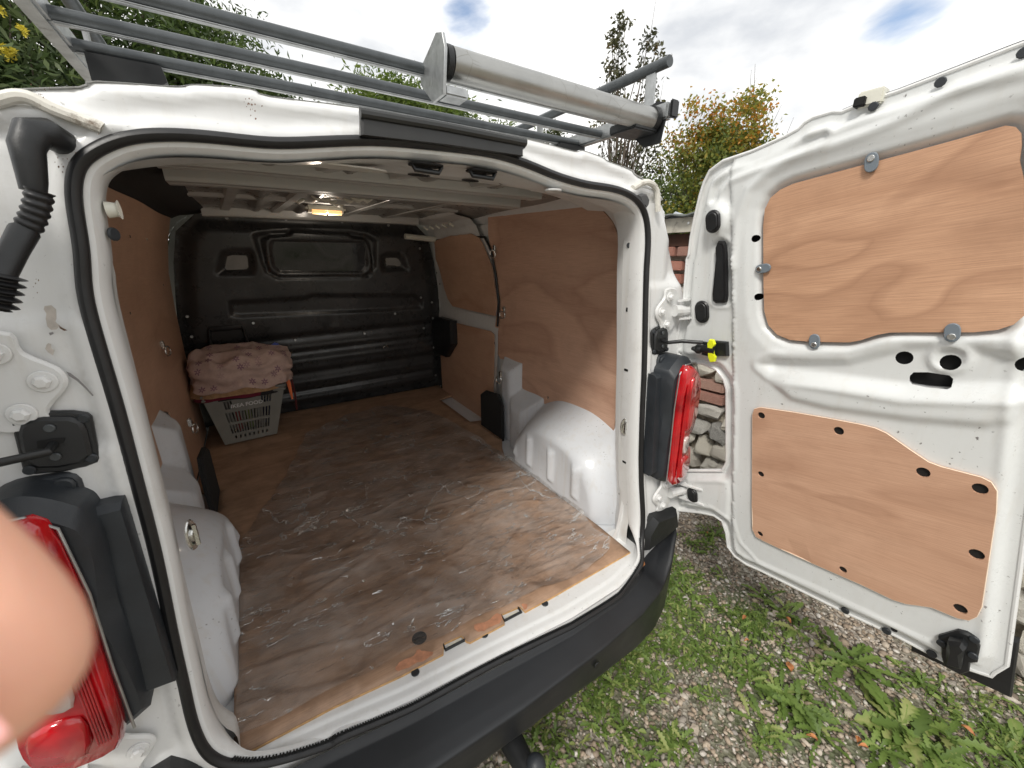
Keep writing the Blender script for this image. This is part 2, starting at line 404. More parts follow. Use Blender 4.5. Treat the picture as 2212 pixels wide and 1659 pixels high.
WDOOR = wood('pale_plywood', (.68, .41, .26), (.51, .285, .17), (.30, .15, .085), 10.0, 1.2, rot=(0, 0, R(-12)), stretch=(1, 2.6, 1), ringk=.65)
WDOOR2 = wood('pink_plywood', (.66, .41, .28), (.57, .335, .22), (.36, .19, .115), 5.0, 1.3, rot=(0, 0, R(8)))
WSIDE = wood('side_plywood', (.72, .47, .345), (.62, .385, .275), (.36, .19, .125), 4.0, .9, .55, stretch=(1, 4, 1))
WSIDE2 = wood('side_plywood_dark', (.62, .40, .28), (.53, .33, .225), (.38, .20, .12), 3.0, .8, .5, stain=.12)
WFLOOR = wood('floor_plywood', (.50, .32, .21), (.39, .245, .155), (.21, .13, .085), 6.0, 1.3, .55, stretch=(1, 3, 1), stain=.55)
WEDGE = plain('plywood_edge', (.55, .33, .14), .7, var=.25, scale=60)

# lamp lens
m, t, b = newmat('red_lens'); REDL = m
v = coords(t); c = ramp(t, noisen(t, v, 16, 4), (.35, (.30, .002, .006)), (.65, (.62, .006, .012)))
t.links.new(c, b.inputs['Base Color']); b.inputs['Roughness'].default_value = .12; b.inputs['Coat Weight'].default_value = 1; b.inputs['Coat Roughness'].default_value = .03
b.inputs['Transmission Weight'].default_value = .12
m, t, b = newmat('clear_lens'); CLRL = m
b.inputs['Base Color'].default_value = (.75, .62, .58, 1); b.inputs['Roughness'].default_value = .1; b.inputs['Coat Weight'].default_value = 1; b.inputs['Transmission Weight'].default_value = .3
# clear film: transparent, with glints painted white and glossy along its crease lines
m, t, b = newmat('clear_film'); FILM = m
o_ = [n for n in t.nodes if n.type == 'OUTPUT_MATERIAL'][0]
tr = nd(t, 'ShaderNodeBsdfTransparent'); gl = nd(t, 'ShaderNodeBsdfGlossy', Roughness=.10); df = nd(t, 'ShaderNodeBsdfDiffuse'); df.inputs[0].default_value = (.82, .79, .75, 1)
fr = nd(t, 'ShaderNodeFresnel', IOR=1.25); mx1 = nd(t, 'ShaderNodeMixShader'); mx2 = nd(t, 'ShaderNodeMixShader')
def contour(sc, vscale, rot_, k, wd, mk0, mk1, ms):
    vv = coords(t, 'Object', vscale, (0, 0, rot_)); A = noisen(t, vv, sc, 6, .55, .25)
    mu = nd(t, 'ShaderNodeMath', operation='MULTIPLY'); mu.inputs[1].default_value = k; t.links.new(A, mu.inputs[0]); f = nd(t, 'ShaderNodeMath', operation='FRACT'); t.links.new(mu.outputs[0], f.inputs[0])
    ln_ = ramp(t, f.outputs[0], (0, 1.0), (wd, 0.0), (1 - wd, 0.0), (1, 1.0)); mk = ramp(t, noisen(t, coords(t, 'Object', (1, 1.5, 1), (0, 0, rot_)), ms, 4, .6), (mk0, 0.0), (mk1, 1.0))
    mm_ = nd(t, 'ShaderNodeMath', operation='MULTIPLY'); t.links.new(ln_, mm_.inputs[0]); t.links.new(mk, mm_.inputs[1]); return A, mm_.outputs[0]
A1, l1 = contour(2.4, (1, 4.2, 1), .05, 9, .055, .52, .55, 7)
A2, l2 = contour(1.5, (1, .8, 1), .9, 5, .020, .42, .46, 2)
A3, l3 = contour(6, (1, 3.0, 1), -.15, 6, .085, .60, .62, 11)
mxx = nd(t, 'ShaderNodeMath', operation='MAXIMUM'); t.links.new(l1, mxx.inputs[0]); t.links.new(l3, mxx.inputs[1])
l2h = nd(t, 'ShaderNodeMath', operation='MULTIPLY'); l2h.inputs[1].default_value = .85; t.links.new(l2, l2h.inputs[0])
mxy = nd(t, 'ShaderNodeMath', operation='MAXIMUM'); t.links.new(mxx.outputs[0], mxy.inputs[0]); t.links.new(l2h.outputs[0], mxy.inputs[1]); GLINT = mxy.outputs[0]
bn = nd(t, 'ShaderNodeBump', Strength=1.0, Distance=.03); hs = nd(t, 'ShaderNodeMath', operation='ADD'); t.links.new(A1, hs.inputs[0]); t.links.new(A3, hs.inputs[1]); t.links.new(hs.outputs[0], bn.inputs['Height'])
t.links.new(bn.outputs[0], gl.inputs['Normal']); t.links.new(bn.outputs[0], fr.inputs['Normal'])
hz = ramp(t, noisen(t, coords(t), 6, 8, .7), (.38, .03), (.72, .26)); hz2 = nd(t, 'ShaderNodeMath', operation='MULTIPLY_ADD'); t.links.new(GLINT, hz2.inputs[0]); hz2.inputs[1].default_value = .75; t.links.new(hz, hz2.inputs[2]); hz2.use_clamp = True
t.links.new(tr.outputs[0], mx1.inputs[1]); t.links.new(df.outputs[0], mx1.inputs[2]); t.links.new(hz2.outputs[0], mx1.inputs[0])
gf = nd(t, 'ShaderNodeMath', operation='MULTIPLY_ADD'); t.links.new(GLINT, gf.inputs[0]); gf.inputs[1].default_value = .85; t.links.new(fr.outputs[0], gf.inputs[2]); gf.use_clamp = True
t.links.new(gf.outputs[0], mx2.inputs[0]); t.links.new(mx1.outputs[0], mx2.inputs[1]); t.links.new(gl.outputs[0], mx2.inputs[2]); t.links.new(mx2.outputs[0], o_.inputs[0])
# interior lamp
m, t, b = newmat('lit_lamp'); LAMP = m
b.inputs['Emission Color'].default_value = (1, .50, .16, 1); b.inputs['Emission Strength'].default_value = .8; b.inputs['Base Color'].default_value = (.8, .6, .4, 1)

# ================================================================== THE VAN
van = empty('cargo_van', (0, 0, 0), 'white cargo van with its rear doors open, plywood lined load bay and roof rack', 'van')

# --- opening loop (weatherstrip centre line) surveyed on the rear face
loopL = Z('A', (500, 1030), (465, 1200), (540, 1600)) + Z('D', (530, 200), (640, 600), (745, 950), (850, 1350)) + Z('G', (940, 150), (1010, 450), (1090, 850), (1160, 1150), (1200, 1350), (1262, 1500), (1330, 1585), (1500, 1632), (1750, 1590), (2100, 1475))
loopB = Z('H', (0, 1475), (500, 1270), (1000, 1000), (1500, 760), (1700, 640), (1830, 530), (1905, 420), (1935, 300), (1937, 150))
loopR = [Z('E', (1925, 1400))[0], Z('E', (1930, 1000))[0], Z('E', (1945, 600))[0], Z('E', (1955, 100))[0]] + Z('B', (1965, 1550), (1965, 1380), (1925, 1275), (1860, 1215), (1750, 1175), (1600, 1158), (1400, 1103), (1200, 1020), (1000, 962), (700, 922), (300, 885), (0, 890))
loopT = Z('A', (1800, 905), (1600, 898), (1300, 862), (1050, 850), (850, 860), (700, 900), (590, 960))
S2 = [rear(p) for p in loopL + loopB + loopR + loopT]
S2 = [np.array((p.x, p.z)) for p in S2]
loop = spline(S2, True, 5)
loop = np.array([np.array(p) for p in resample(loop, .012)])
for _ in range(14): loop = loop * .5 + (np.roll(loop, 1, 0) + np.roll(loop, -1, 0)) * .25
loop = [p for p in loop]
def face(x, z, d=0.0): return Vector((x, Yr(z, x) - d, z))      # d towards the outside
LC = np.mean(np.array(loop), 0)

# exterior profile of the body (x, z)
PROF = [(0, 1.903), (.2, 1.901), (.34, 1.893), (.365, 1.899), (.44, 1.891), (.465, 1.883), (.56, 1.872), (.575, 1.862), (.66, 1.840), (.735, 1.785), (.785, 1.70), (.835, 1.60), (.885, 1.48), (.925, 1.30), (.94, 1.10), (.94, .8), (.925, .45)]
prof_full = [(-x, z) for x, z in reversed(PROF)] + PROF[1:]
prof_s = spline(prof_full, False, 3)
outer_body = [np.array(p) for p in prof_s] + [np.array((.60, .45)), np.array((-.60, .45))]
def rear_depth(P):
    x, z = P[:, 0], P[:, 1]; ax = np.abs(x)
    din = segd(P, prof_s, False)
    cw = np.where(z > 1.80, .016, .055); d = -cw * (1 - np.clip(din / cw, 0, 1)) ** 2
    # drain channel round the opening, then step to outer skin
    dl = segd(P, loop)
    d += -.010 * sm(dl, .020, .030) * (1 - sm(dl, .9, 1))
    # gutter ridge running down from the roof corner
    d += .012 * np.exp(-(segd(P, [(.50, 1.80), (.58, 1.822), (.66, 1.815), (.73, 1.76)], False) / .009) ** 2) + .012 * np.exp(-(segd(P, [(-.50, 1.80), (-.58, 1.822), (-.66, 1.815), (-.73, 1.76)], False) / .009) ** 2)
    # pressed relief on the pillars
    low = 1 - sm(z, 1.535, 1.56); d += .010 * low * (ax > .6)
    bx = np.maximum(np.abs(ax - .66) - .045, np.abs(z - 1.30) - .045); d += .009 * (1 - sm(bx, -.008, .014)) * sm(dl, .012, .026)
    bx = np.maximum(np.abs(ax - .80) - .05, np.abs(z - 1.62) - .05); d -= .010 * (1 - sm(bx, -.02, .02))
    # lip of the roof edge with two shallow waves
    tz = 1 - sm(segd(P, prof_s, False), .012, .034); d += .006 * tz * (1 - sm(ax, .5, .6))
    return d
sheet('rear_frame', outer_body, [loop], rear_depth, face, .010, PW, van, ang=0)
GUT = plain('dirty_sealant', (.66, .64, .58), .6, var=.12, scale=40, dirt=(.16, .11, .07), dirt_th=(.54, .66), dscale=28)
for pts in (Z('A', (-60, 640), (0, 622), (100, 598), (200, 615), (330, 680), (500, 745), (610, 785), (640, 800)), Z('K', (-40, 200), (60, 140), (140, 100), (240, 85), (340, 130), (405, 220), (430, 330), (438, 480), (445, 650))):
    q = spline([np.array(rear(p, -.004)) for p in pts], False, 4); MB().tube(q, .0085, 10).build('drip_bead', GUT, van)
# side and roof skin lofted forward
mb = MB()
PR = [np.array(p) for p in prof_s]
def shell(u, vv):
    i = u * (len(PR) - 1); a = int(min(i, len(PR) - 2)); f = i - a; p = PR[a] * (1 - f) + PR[a + 1] * f
    y0 = Yr(p[1]) + (.016 if p[1] > 1.80 else .055); y1 = 2.6
    k = 1 + .012 * math.sin(min(1, vv) * math.pi * .5)
    return Vector((p[0] * (1 + .02 * vv), y0 + (y1 - y0) * vv, p[1] + (.03 * vv if p[1] > 1.7 else 0)))
mb.grid(shell, 90, 12)
mb.build('body_side', PW, van)
# cab, closed simply in front of the bulkhead
mb = MB()
def cab(u, vv):
    i = u * (len(PR) - 1); a = int(min(i, len(PR) - 2)); f = i - a; p = PR[a] * (1 - f) + PR[a + 1] * f
    top = max(0, (p[1] - 1.0) / .9); drop = (vv ** 2) * .75 * top
    return Vector((p[0] * 1.02 * (1 - .12 * vv ** 2), 2.6 + vv * (1.9 - .7 * top), (p[1] + (.03 if p[1] > 1.7 else 0)) - drop))
mb.grid(cab, 60, 14); mb.build('cab', PW, van)
for sx in (-1, 1):
    for yy in (.55, 3.75):
        mb = MB()
        mb.tube([(sx * .93, yy, .33), (sx * .91, yy, .33), (sx * .74, yy, .33), (sx * .72, yy, .33)], [.30, .33, .33, .30], 40)
        wo = mb.build('wheel', RUB, van)
        mb = MB(); mb.tube([(sx * .925, yy, .33), (sx * .935, yy, .33)], [.21, .19], 30); mb.build('rim', GALVL, wo)

MB().box((0, 2.0, .50), (1.70, 3.6, .10), bev=.01).build('underbody', BLK, van)
# --- weatherstrip: bulbous rubber seal
mb = MB(); n = len(loop); vs = []; m_ = 12
LP = [Vector((p[0], 0, p[1])) for p in loop]
for i, p in enumerate(loop):
    a, b_ = loop[i - 1], loop[(i + 1) % n]; tx = b_ - a; tx /= np.linalg.norm(tx); nx = np.array((tx[1], -tx[0]))
    if np.dot(nx, p - LC) < 0: nx = -nx
    for k in range(m_):
        an = 2 * math.pi * k / m_; r1 = .0088 * (1 + .08 * math.cos(2 * an)); r2 = .0105
        q = p + nx * (math.cos(an) * r1 + .002); vs.append(face(q[0], q[1], math.sin(an) * r2 + .005))
fs = [(i * m_ + k, i * m_ + (k + 1) % m_, ((i + 1) % n) * m_ + (k + 1) % m_, ((i + 1) % n) * m_ + k) for i in range(n) for k in range(m_)]
mb.add(vs, fs); seal = mb.build('weatherstrip', RUB, van)
# toothed gripping edge on the inner side
mb = MB()
for i in range(0, n):
    if loop[i][1] > .64: continue
    p = loop[i]; nx = (p - LC); a, b_ = loop[i - 1], loop[(i + 1) % n]; tx = b_ - a; tx /= np.linalg.norm(tx); nx = np.array((tx[1], -tx[0]))
    if np.dot(nx, p - LC) < 0: nx = -nx
    for h in (0, .5):
        pp = p + tx * (.012 * h); c = pp - nx * .0098
        mb.box(face(c[0], c[1], .005), (.0030, .006, .006), Matrix.Rotation(-math.atan2(nx[1], nx[0]), 3, 'Y') @ Matrix.Rotation(R(90), 3, 'Y'))
mb.build('weatherstrip_teeth', BLK, van, smooth=False)['kind'] = 'stuff'

# --- reveal: white return flange inside the seal
def inset(i, d):
    p = loop[i]; a, b_ = loop[i - 1], loop[(i + 1) % n]; tx = b_ - a; tx /= np.linalg.norm(tx); nx = np.array((tx[1], -tx[0]))
    if np.dot(nx, p - LC) < 0: nx = -nx
    return p - nx * d
mb = MB(); vs = []; rows = [(.000, .003), (.013, -.001), (.019, -.010), (.020, -.035), (.016, -.07), (.004, -.11)]
for i in range(n):
    for dd, oo in rows:
        q = inset(i, dd); kz = float(sm(np.array([loop[i][1]]), .60, .72)[0]); q = inset(i, min(dd, .012 + .02 * kz)); vs.append(face(q[0], q[1], oo if oo > -.01 else -.01 + (oo + .01) * kz))
m_ = len(rows)
fs = [(i * m_ + k, i * m_ + k + 1, ((i + 1) % n) * m_ + k + 1, ((i + 1) % n) * m_ + k) for i in range(n) for k in range(m_ - 1)]
mb.add(vs, fs); mb.build('door_flange', PW, van)

for sg in (-1, 1):
    MB().prism([(sg * x, .112, z) for x, z in ((.600, .572), (.618, .60), (.632, .66), (.642, .78), (.74, .78), (.76, .572))], (0, .012, 0)).build('pillar_foot', PW, van)
# --- inner pillars from the flange to the side lining
def zx(z, sgn):
    best = [p for p in loop if p[0] * sgn > .622 and .64 < p[1] < 1.74]; best.sort(key=lambda p: p[1]); return float(np.interp(z, [p[1] for p in best], [abs(p[0]) for p in best]))
def pillar(sg, tt, z, d=0.0):
    x0 = zx(z, sg) - .017; y0 = Yr(z) + .045; x1 = Wd(z) + .004; y1 = .31
    if tt < .25: kx = tt * .06; ky = tt * .9
    else: kx = .015 + (tt - .25) / .75 * .985; ky = .225 + (tt - .25) / .75 * .775
    P = Vector((sg * (x0 + (x1 - x0) * kx), y0 + (y1 - y0) * ky, z)); return P + Vector((-sg * d * .8, -d * .6, 0))
for sg in (-1, 1):
    mb = MB()
    mb.grid(lambda u, v_: pillar(sg, u, .578 + v_ * (1.80 - .578), .004 * math.sin(v_ * 9)), 14, 70)
    mb.build('inner_pillar', PWI, van)
cb_ = [on(p, 1, .285) for p in Z('B', (1250, 1190), (1430, 1205), (1560, 1225), (1680, 1290), (1760, 1380), (1798, 1480), (1803, 1560), (1806, 1650))]
cb_ = [np.array((p.x, p.z)) for p in cb_]; cb_ = resample(spline(cb_, False, 5), .02, False)
def corner(sg):
    A_ = [p for p in loop if p[0] * sg > .2 and p[1] > 1.42]; A_.sort(key=lambda p: math.atan2(p[1] - 1.42, abs(p[0]) - .2), reverse=True)
    B_ = [(sg * abs(p[0]), p[1]) for p in cb_]
    def at(L_, u): k = u * (len(L_) - 1); i = int(min(k, len(L_) - 2)); return np.array(L_[i]) * (1 - k + i) + np.array(L_[i + 1]) * (k - i)
    def f(u, v_):
        a = at(A_, u); c_ = np.array((0, 1.45)); dv = c_ - a; a = a + dv / np.linalg.norm(dv) * .018; b_ = at(B_, u); w_ = v_ ** 1.3
        q = a * (1 - w_) + b_ * w_; return Vector((q[0], (Yr(a[1]) + .03) * (1 - v_) + .285 * v_, q[1]))
    return f
for sg in (-1, 1): mb = MB(); mb.grid(corner(sg), 50, 12); mb.build('upper_corner', PWI, van)
# slots and holes in the right inner pillar
for p_, s_ in ((Z('E', (1860, 33))[0], (.014, .008)), (Z('E', (1862, 349))[0], (.007, .014)), (Z('E', (1870, 723))[0], (.018, .008)), (Z('E', (1833, 1293))[0], (.018, .008)), (Z('E', (1810, 1496))[0], (.018, .008)), (Z('B', (1859, 1612))[0], (.014, .008))):
    best = None
    r_ = ray(p_).normalized()
    for zz in np.arange(.6, 1.8, .004):
        for tt in np.arange(0.05, 1, .02):
            Q = pillar(1, tt, zz); e = ((Q - CAMP) - r_ * (Q - CAMP).dot(r_)).length
            if best is None or e < best[0]: best = (e, Q, tt, zz)
    _, Q, tt, zz = best
    du = (pillar(1, min(1, tt + .05), zz) - pillar(1, tt - .05, zz)).normalized(); dv = Vector((0, 0, 1)); nn = du.cross(dv).normalized()
    if nn.dot(CAMP - Q) < 0: nn = -nn
    P = [Q + du * s_[0] * .5 * a + dv * s_[1] * .5 * b_ + nn * .0015 for a, b_ in ((-1, -.7), (-.7, -1), (.7, -1), (1, -.7), (1, .7), (.7, 1), (-.7, 1), (-1, .7))]
    MB().prism(P, nn * .0012).build('slot', HOLE, van, False)
def on_pillar(p_, sg=1):
    r_ = ray(p_).normalized(); best = None
    for zz in np.arange(.6, 1.8, .004):
        for tt in np.arange(0.02, 1, .02):
            Q = pillar(sg, tt, zz); e = ((Q - CAMP) - r_ * (Q - CAMP).dot(r_)).length
            if best is None or e < best[0]: best = (e, Q, tt, zz)
    return best[1]
# strikers
for Q, nn in ((on_pillar(Z('E', (1835, 1075))[0]), Vector((-.75, -.66, 0))), (rear(Z('G', (1120, 310))[0]) + Vector((.012, .045, 0)), Vector((.9, -.4, 0)))):
    nn.normalize(); s_ = Vector((0, 0, 1)).cross(nn)
    def ov(r1, r2, n_=16): return [Q + s_ * math.cos(2 * math.pi * k / n_) * r1 + Vector((0, 0, 1)) * math.sin(2 * math.pi * k / n_) * r2 for k in range(n_)]
    mb = MB(); mb.prism(ov(.017, .033), nn * .004, .002)
    so = mb.build('striker', STEEL, van)
    mb = MB(); mb.prism([q + nn * .004 for q in ov(.011, .014)], nn * .004, .002); mb.box(Q + nn * .009, (.006, .006, .045)); mb.build('striker_bar', STEEL, so)
# round bolts on pillar
mb = MB().disc(on_pillar(Z('B', (1861, 1524))[0]), (-.75, -.66, 0), .009, .004); mb.build('bolt', BLKG, van)
mb = MB().tube([rear(Z('A', (570, 1290))[0]) + Vector((.01, .03, 0)), rear(Z('A', (628, 1290))[0]) + Vector((.012, .03, 0)), rear(Z('A', (634, 1290))[0]) + Vector((.014, .03, 0))], [.012, .010, .014], 14); mb.build('stop_buffer', CREAM, van)
mb = MB().disc(rear(Z('A', (600, 1450))[0]) + Vector((.012, .03, 0)), (.8, -.5, 0), .010, .004); mb.build('bolt', BLKG, van)

# --- header over the opening
tops = sorted([(p[0], p[1]) for p in loop if p[1] > 1.70 and abs(p[0]) < .60]); topx = [a for a, b_ in tops]; topz = [b_ for a, b_ in tops]
def ztop(x): return float(np.interp(x, topx, topz))
def header(u, v_):
    x = -.60 + 1.2 * u; z0 = ztop(x) - .026; y0 = Yr(z0) + .01
    zi = 1.818 - .05 * (abs(x) / .6) ** 4
    tab = [(0, y0, z0), (.25, y0 + .10, max(zi - .008, z0)), (.38, .235, max(zi, z0)), (.40, .245, zi + .004), (.8, .36, zi + .018), (.85, .37, zi + .035), (1, .37, 1.862)]
    return Vector((x, interp(v_, [(a, b_) for a, b_, c_ in tab]), interp(v_, [(a, c_) for a, b_, c_ in tab])))
mb = MB(); mb.grid(header, 80, 30); mb.build('header_panel', PWI, van)
def on_header(p):
    q = on(p, 2, 1.80); best = None; r_ = ray(p).normalized()
    for i in range(80):
        for j in range(60):
            Q = header(i / 79, j / 59); e = ((Q - CAMP) - r_ * (Q - CAMP).dot(r_)).length
            if best is None or e < best[0]: best = (e, Q)
    return best[1]
for q in ((585, 1000), (935, 1043)):
    Q = on_header(Z('B', q)[0]); w2 = .036
    P = [Q + Vector((w2 * math.copysign(abs(math.cos(a)) ** .5, math.cos(a)), .022 * math.copysign(abs(math.sin(a)) ** .6, math.sin(a)), -.004)) for a in [2 * math.pi * k / 20 for k in range(20)]]
    lo = MB().prism(P, (0, 0, -.003), .001).build('latch_slot', HOLE, van)
    mb = MB(); mb.tube([Q + Vector((-.03, 0, -.004)), Q + Vector((-.026, -.004, -.016)), Q + Vector((.026, -.006, -.018)), Q + Vector((.034, -.002, -.006))], .005, 10)
    mb.tube([Q + Vector((-.018, .01, -.006)), Q + Vector((-.012, .012, -.014)), Q + Vector((.012, .012, -.014)), Q + Vector((.018, .01, -.006))], .0025, 8)
    mb.build('latch_hook', BLK, lo)
for q in ((540, 1075), (870, 1110)):
    Q = on_header(Z('B', q)[0])
    P = [Q + Vector((.024 * math.cos(a), .012 * math.sin(a), -.003)) for a in [2 * math.pi * k / 16 for k in range(16)]]
    MB().prism(P, (0, 0, -.002)).build('hole', HOLE, van)
for z_, q in (('B', (610, 1088)), ('B', (1065, 1135)), ('A', (1757, 972)), ('B', (275, 1050))):
    Q = on_header(Z(z_, q)[0]); MB().disc(Q - Vector((0, 0, .002)), (0, 0, -1), .006, .002).build('hole', HOLE, van)
for z_, q in (('A', (1755, 995)), ('B', (1390, 1180))):
    Q = on_header(Z(z_, q)[0]); MB().disc(Q - Vector((0, 0, .001)), (0, 0, -1), .022, .005).build('boss', PWI, van)
Q = on_header(Z('B', (40, 1030))[0])
P = [Q + Vector((.10 * math.copysign(abs(math.cos(a)) ** .6, math.cos(a)), .022 * math.sin(a), -.001)) for a in [2 * math.pi * k / 24 for k in range(24)]]
MB().prism(P, (0, 0, -.003)).build('pressed_recess', paint('white_paint_shade', (.60, .58, .53), .5, 1, .2), van)  # thin plate in darkened paint stands in for the recess's shade

# --- roof lining and ribs
PRIB = paint('roof_rib_paint', (.44, .44, .425), .35, 1.2, .3)
DGREY = plain('roof_dark_grey', (.22, .21, .195), .30, var=.12, scale=5, bmp=.1, bscale=100)  # dark grey for the roof panels, darker than the ribs
CZ = 1.868
def ceil_fn(x, y, d): return Vector((x, y, CZ - .02 * max(0, (abs(x) - .45) / .2) ** 2 - d))
def cdep(P):
    x, y = P[:, 0], P[:, 1]; d = np.zeros(len(P))
    for xc, w_ in ((-.33, .016), (-.13, .012), (.10, .018), (.34, .02)):
        d += .012 * (1 - sm(np.abs(x - xc - .0 * y), w_, w_ + .008))
    d += .0025 * np.sin(x * 26 + y * 2) * np.sin(y * 5)
    return d
sheet('roof_lining', [(-.70, .36), (.70, .36), (.70, 2.06), (-.70, 2.06)], [], cdep, ceil_fn, .02, DGREY, van)
for x0_, y0_, x1_, y1_ in ((-.36, .37, -.39, .555), (-.13, .37, -.20, .555), (.06, .37, 0, .555), (.33, .37, .27, .555), (-.40, .80, -.46, 1.86), (-.19, .80, -.24, 1.86), (.15, .80, .10, 1.86), (.40, .80, .34, 1.86)):
    a = Vector((x0_, y0_, CZ - .014)); b_ = Vector((x1_, y1_, CZ - .014)); dd = (b_ - a).normalized(); sd_ = Vector((-dd.y, dd.x, 0)) * .017
    MB().prism([a - sd_ * 1.4 + Vector((0, 0, .02)), a - sd_, a + sd_, a + sd_ * 1.4 + Vector((0, 0, .02))], b_ - a).build('roof_bow', PRIB, van, ang=20)
def rib(y0, y1, z0, z1, x0=-.56, x1=.555, name='roof_rib', mat=None, cuts=True):
    mb = MB(); w_ = (y1 - y0)
    def f(u, v_):
        x = x0 + (x1 - x0) * u; sag = -.006 * max(0, (abs(x) - .40) / .22) ** 2
        tab = [(0, y0, z1), (.15, y0 + .004, z0 + .006), (.2, y0 + .008, z0), (.45, y0 + w_ * .42, z0), (.5, y0 + w_ * .5, z0 + .007), (.55, y0 + w_ * .58, z0), (.8, y1 - .008, z0), (.85, y1 - .004, z0 + .006), (1, y1, z1)]
        return Vector((x, interp(v_, [(a, b_) for a, b_, c_ in tab]), interp(v_, [(a, c_) for a, b_, c_ in tab]) + sag))
    mb.grid(f, 40, 41); return mb.build(name, mat or PRIB, van)
rib(.555, .635, 1.842, CZ, cuts=False)
rib(.70, .80, 1.826, CZ)
rib(1.86, 1.95, 1.828, CZ)
rib(1.28, 1.34, 1.856, CZ)
random.seed(3)
for i in range(16):
    x = -.09 + random.uniform(-.10, .14); y = random.uniform(.86, 1.36); MB().tube([(x - .022, y, CZ - .006), (x, y + .006, CZ - .014), (x + .022, y, CZ - .006)], [.004, .010, .004], 8).build('roof_clip', CREAM, van)
pl = bpy.data.lights.new('interior_lamp', 'POINT'); plo = bpy.data.objects.new('interior_lamp', pl); COL.objects.link(plo); plo.location = (-.06, 1.40, CZ - .075); pl.energy = 1.0; pl.shadow_soft_size = .03; pl.color = (1, .88, .74)
lo = MB().box((-.065, 1.42, CZ - .026), (.17, .09, .03), bev=.01).build('interior_light', CREAM, van)
mb = MB(); mb.tube([(-.125, 1.39, CZ - .038), (-.066, 1.39, CZ - .040)], .012, 12); mb.tube([(-.058, 1.39, CZ - .040), (.0, 1.39, CZ - .038)], .012, 12); mb.build('light_lens', LAMP, lo)
# cant rails: dark on the left, white on the right
for sg, mt in ((-1, FOAM), (1, PWI)):
    mb = MB()
    def cr_(u, v_):
        y = (.25 + 1.85 * u) if sg < 0 else (1.36 + .74 * u)
        tab = [(0, .545, 1.866), (.2, .565, 1.852), (.5, .62, 1.842), (.8, .67, 1.836), (1, .705, 1.82)] if sg < 0 else [(0, .55, 1.867), (.2, .575, 1.85), (.5, .66, 1.835), (.8, .70, 1.80), (1, .76, 1.66)]
        return Vector((sg * interp(v_, [(a, b_) for a, b_, c_ in tab]), y, interp(v_, [(a, c_) for a, b_, c_ in tab]) + .003 * math.sin(u * 14)))
    mb.grid(cr_, 40, 24); mb.build('cant_rail', mt, van)
for y in (1.5, 1.6, 1.7, 1.8, 1.9): MB().tube([(.60, y, 1.815), (.625, y, 1.80)], .007, 8).build('trim_clip', CREAM, van)
MB().tube([(.50, 1.99, 1.76), (.72, 2.0, 1.745)], .018, 10).build('bulkhead_brace', CREAM, van)

# --- side walls (white metal) with wheel arches
ARY, ARZ, ARH, ARW = .545, .56, .405, .43
def wallpos(sg): return lambda y, z, d: Vector((sg * (Wd(z) + .014 - d), y, z))
for sg in (-1, 1):
    sheet('side_wall', [(.20, .56), (2.24, .56), (2.10, 1.80), (.20, 1.80)], [], lambda P: .012 * (1 - sm(P[:, 0], 1.02, 1.05)) * sm(P[:, 0], .9, 1.0) - .006 * (1 - sm(np.abs(P[:, 1] - 1.20), .01, .05)), wallpos(sg), .03, PWI, van)
def archdepth(P):
    y, z = P[:, 0], P[:, 1]
    r_ = np.sqrt((np.abs((y - ARY) / ARW)) ** 2.3 + (np.clip(z - ARZ, 0, 9) / ARH) ** 2.3) ** 1.0
    d = .195 * (1 - sm(r_, .62, 1.02)) ** .8
    for yc in (.36, .53, .70, .84):
        zz = .60 + .20 * np.sqrt(np.clip(1 - ((yc - ARY) / .5) ** 2, 0, 1)) * .9
        q = np.maximum(np.abs(y - yc) - .012, np.abs(z - (.66 + .05)) - .07); d += .016 * (1 - sm(q, -.008, .018)) * (1 - sm(r_, .60, .85))
    # upright tower in front of the arch
    tw = np.maximum(np.abs(y - 1.13) - .075, z - 1.04 + .0 * y); d = np.maximum(d, .070 * (1 - sm(tw, -.045, .045)))
    tw2 = np.maximum(np.abs(y - .98) - .10, z - .86); d = np.maximum(d, .10 * (1 - sm(tw2, -.07, .09)))
    return d + .0015 * np.sin(y * 30) * np.sin(z * 22)
for sg in (-1, 1):
    sheet('wheel_arch', [(.12, .572), (1.24, .572), (1.24, 1.08), (.95, 1.08), (.12, 1.02)], [], archdepth, lambda y, z, d, sg=sg: Vector((sg * (Wd(z) + .010 - d), y, z)), .011, PARCH, van, ang=0)
    # black carpet pad at the foot of the tower
    P = [(1.10, .575), (1.36, .575), (1.36, .80), (1.30, .84), (1.14, .86), (1.10, .80)]
    mb = MB(); mb.prism([(sg * .715, a, b_) for a, b_ in P], (-sg * .018, 0, 0), .006); mb.build('carpet_pad', FOAM, van)

# --- plywood linings
def ply(name, pts, sg, mat, holes=(), th=.006, inward=0.0, res=.03):
    return sheet(name, pts, holes, None, lambda y, z, d: Vector((sg * (Wd(z) - inward), y, z)), res, mat, van, th, 0, smooth=False)
rp = Z('B', (985, 1330), (1110, 1262), (1250, 1232), (1430, 1205), (1560, 1225), (1680, 1290), (1760, 1380), (1798, 1480), (1805, 1630)) + Z('E', (1806, 70), (1830, 130), (1838, 300), (1840, 600), (1832, 720), (1790, 900), (1760, 1140), (1742, 1340), (1700, 1240), (1640, 1160), (1570, 1090), (1480, 1010), (1380, 950), (1260, 900), (1200, 855), (1175, 820), (1160, 730), (1150, 690), (1120, 665), (1060, 650), (1035, 605), (1028, 450), (1038, 385), (1052, 310), (1030, 100)) + Z('B', (1012, 1640), (1000, 1560), (985, 1450))
rp3 = [wall(p, 1) for p in rp]; rp2 = [np.array((p.y, min(p.z, 1.852))) for p in rp3]
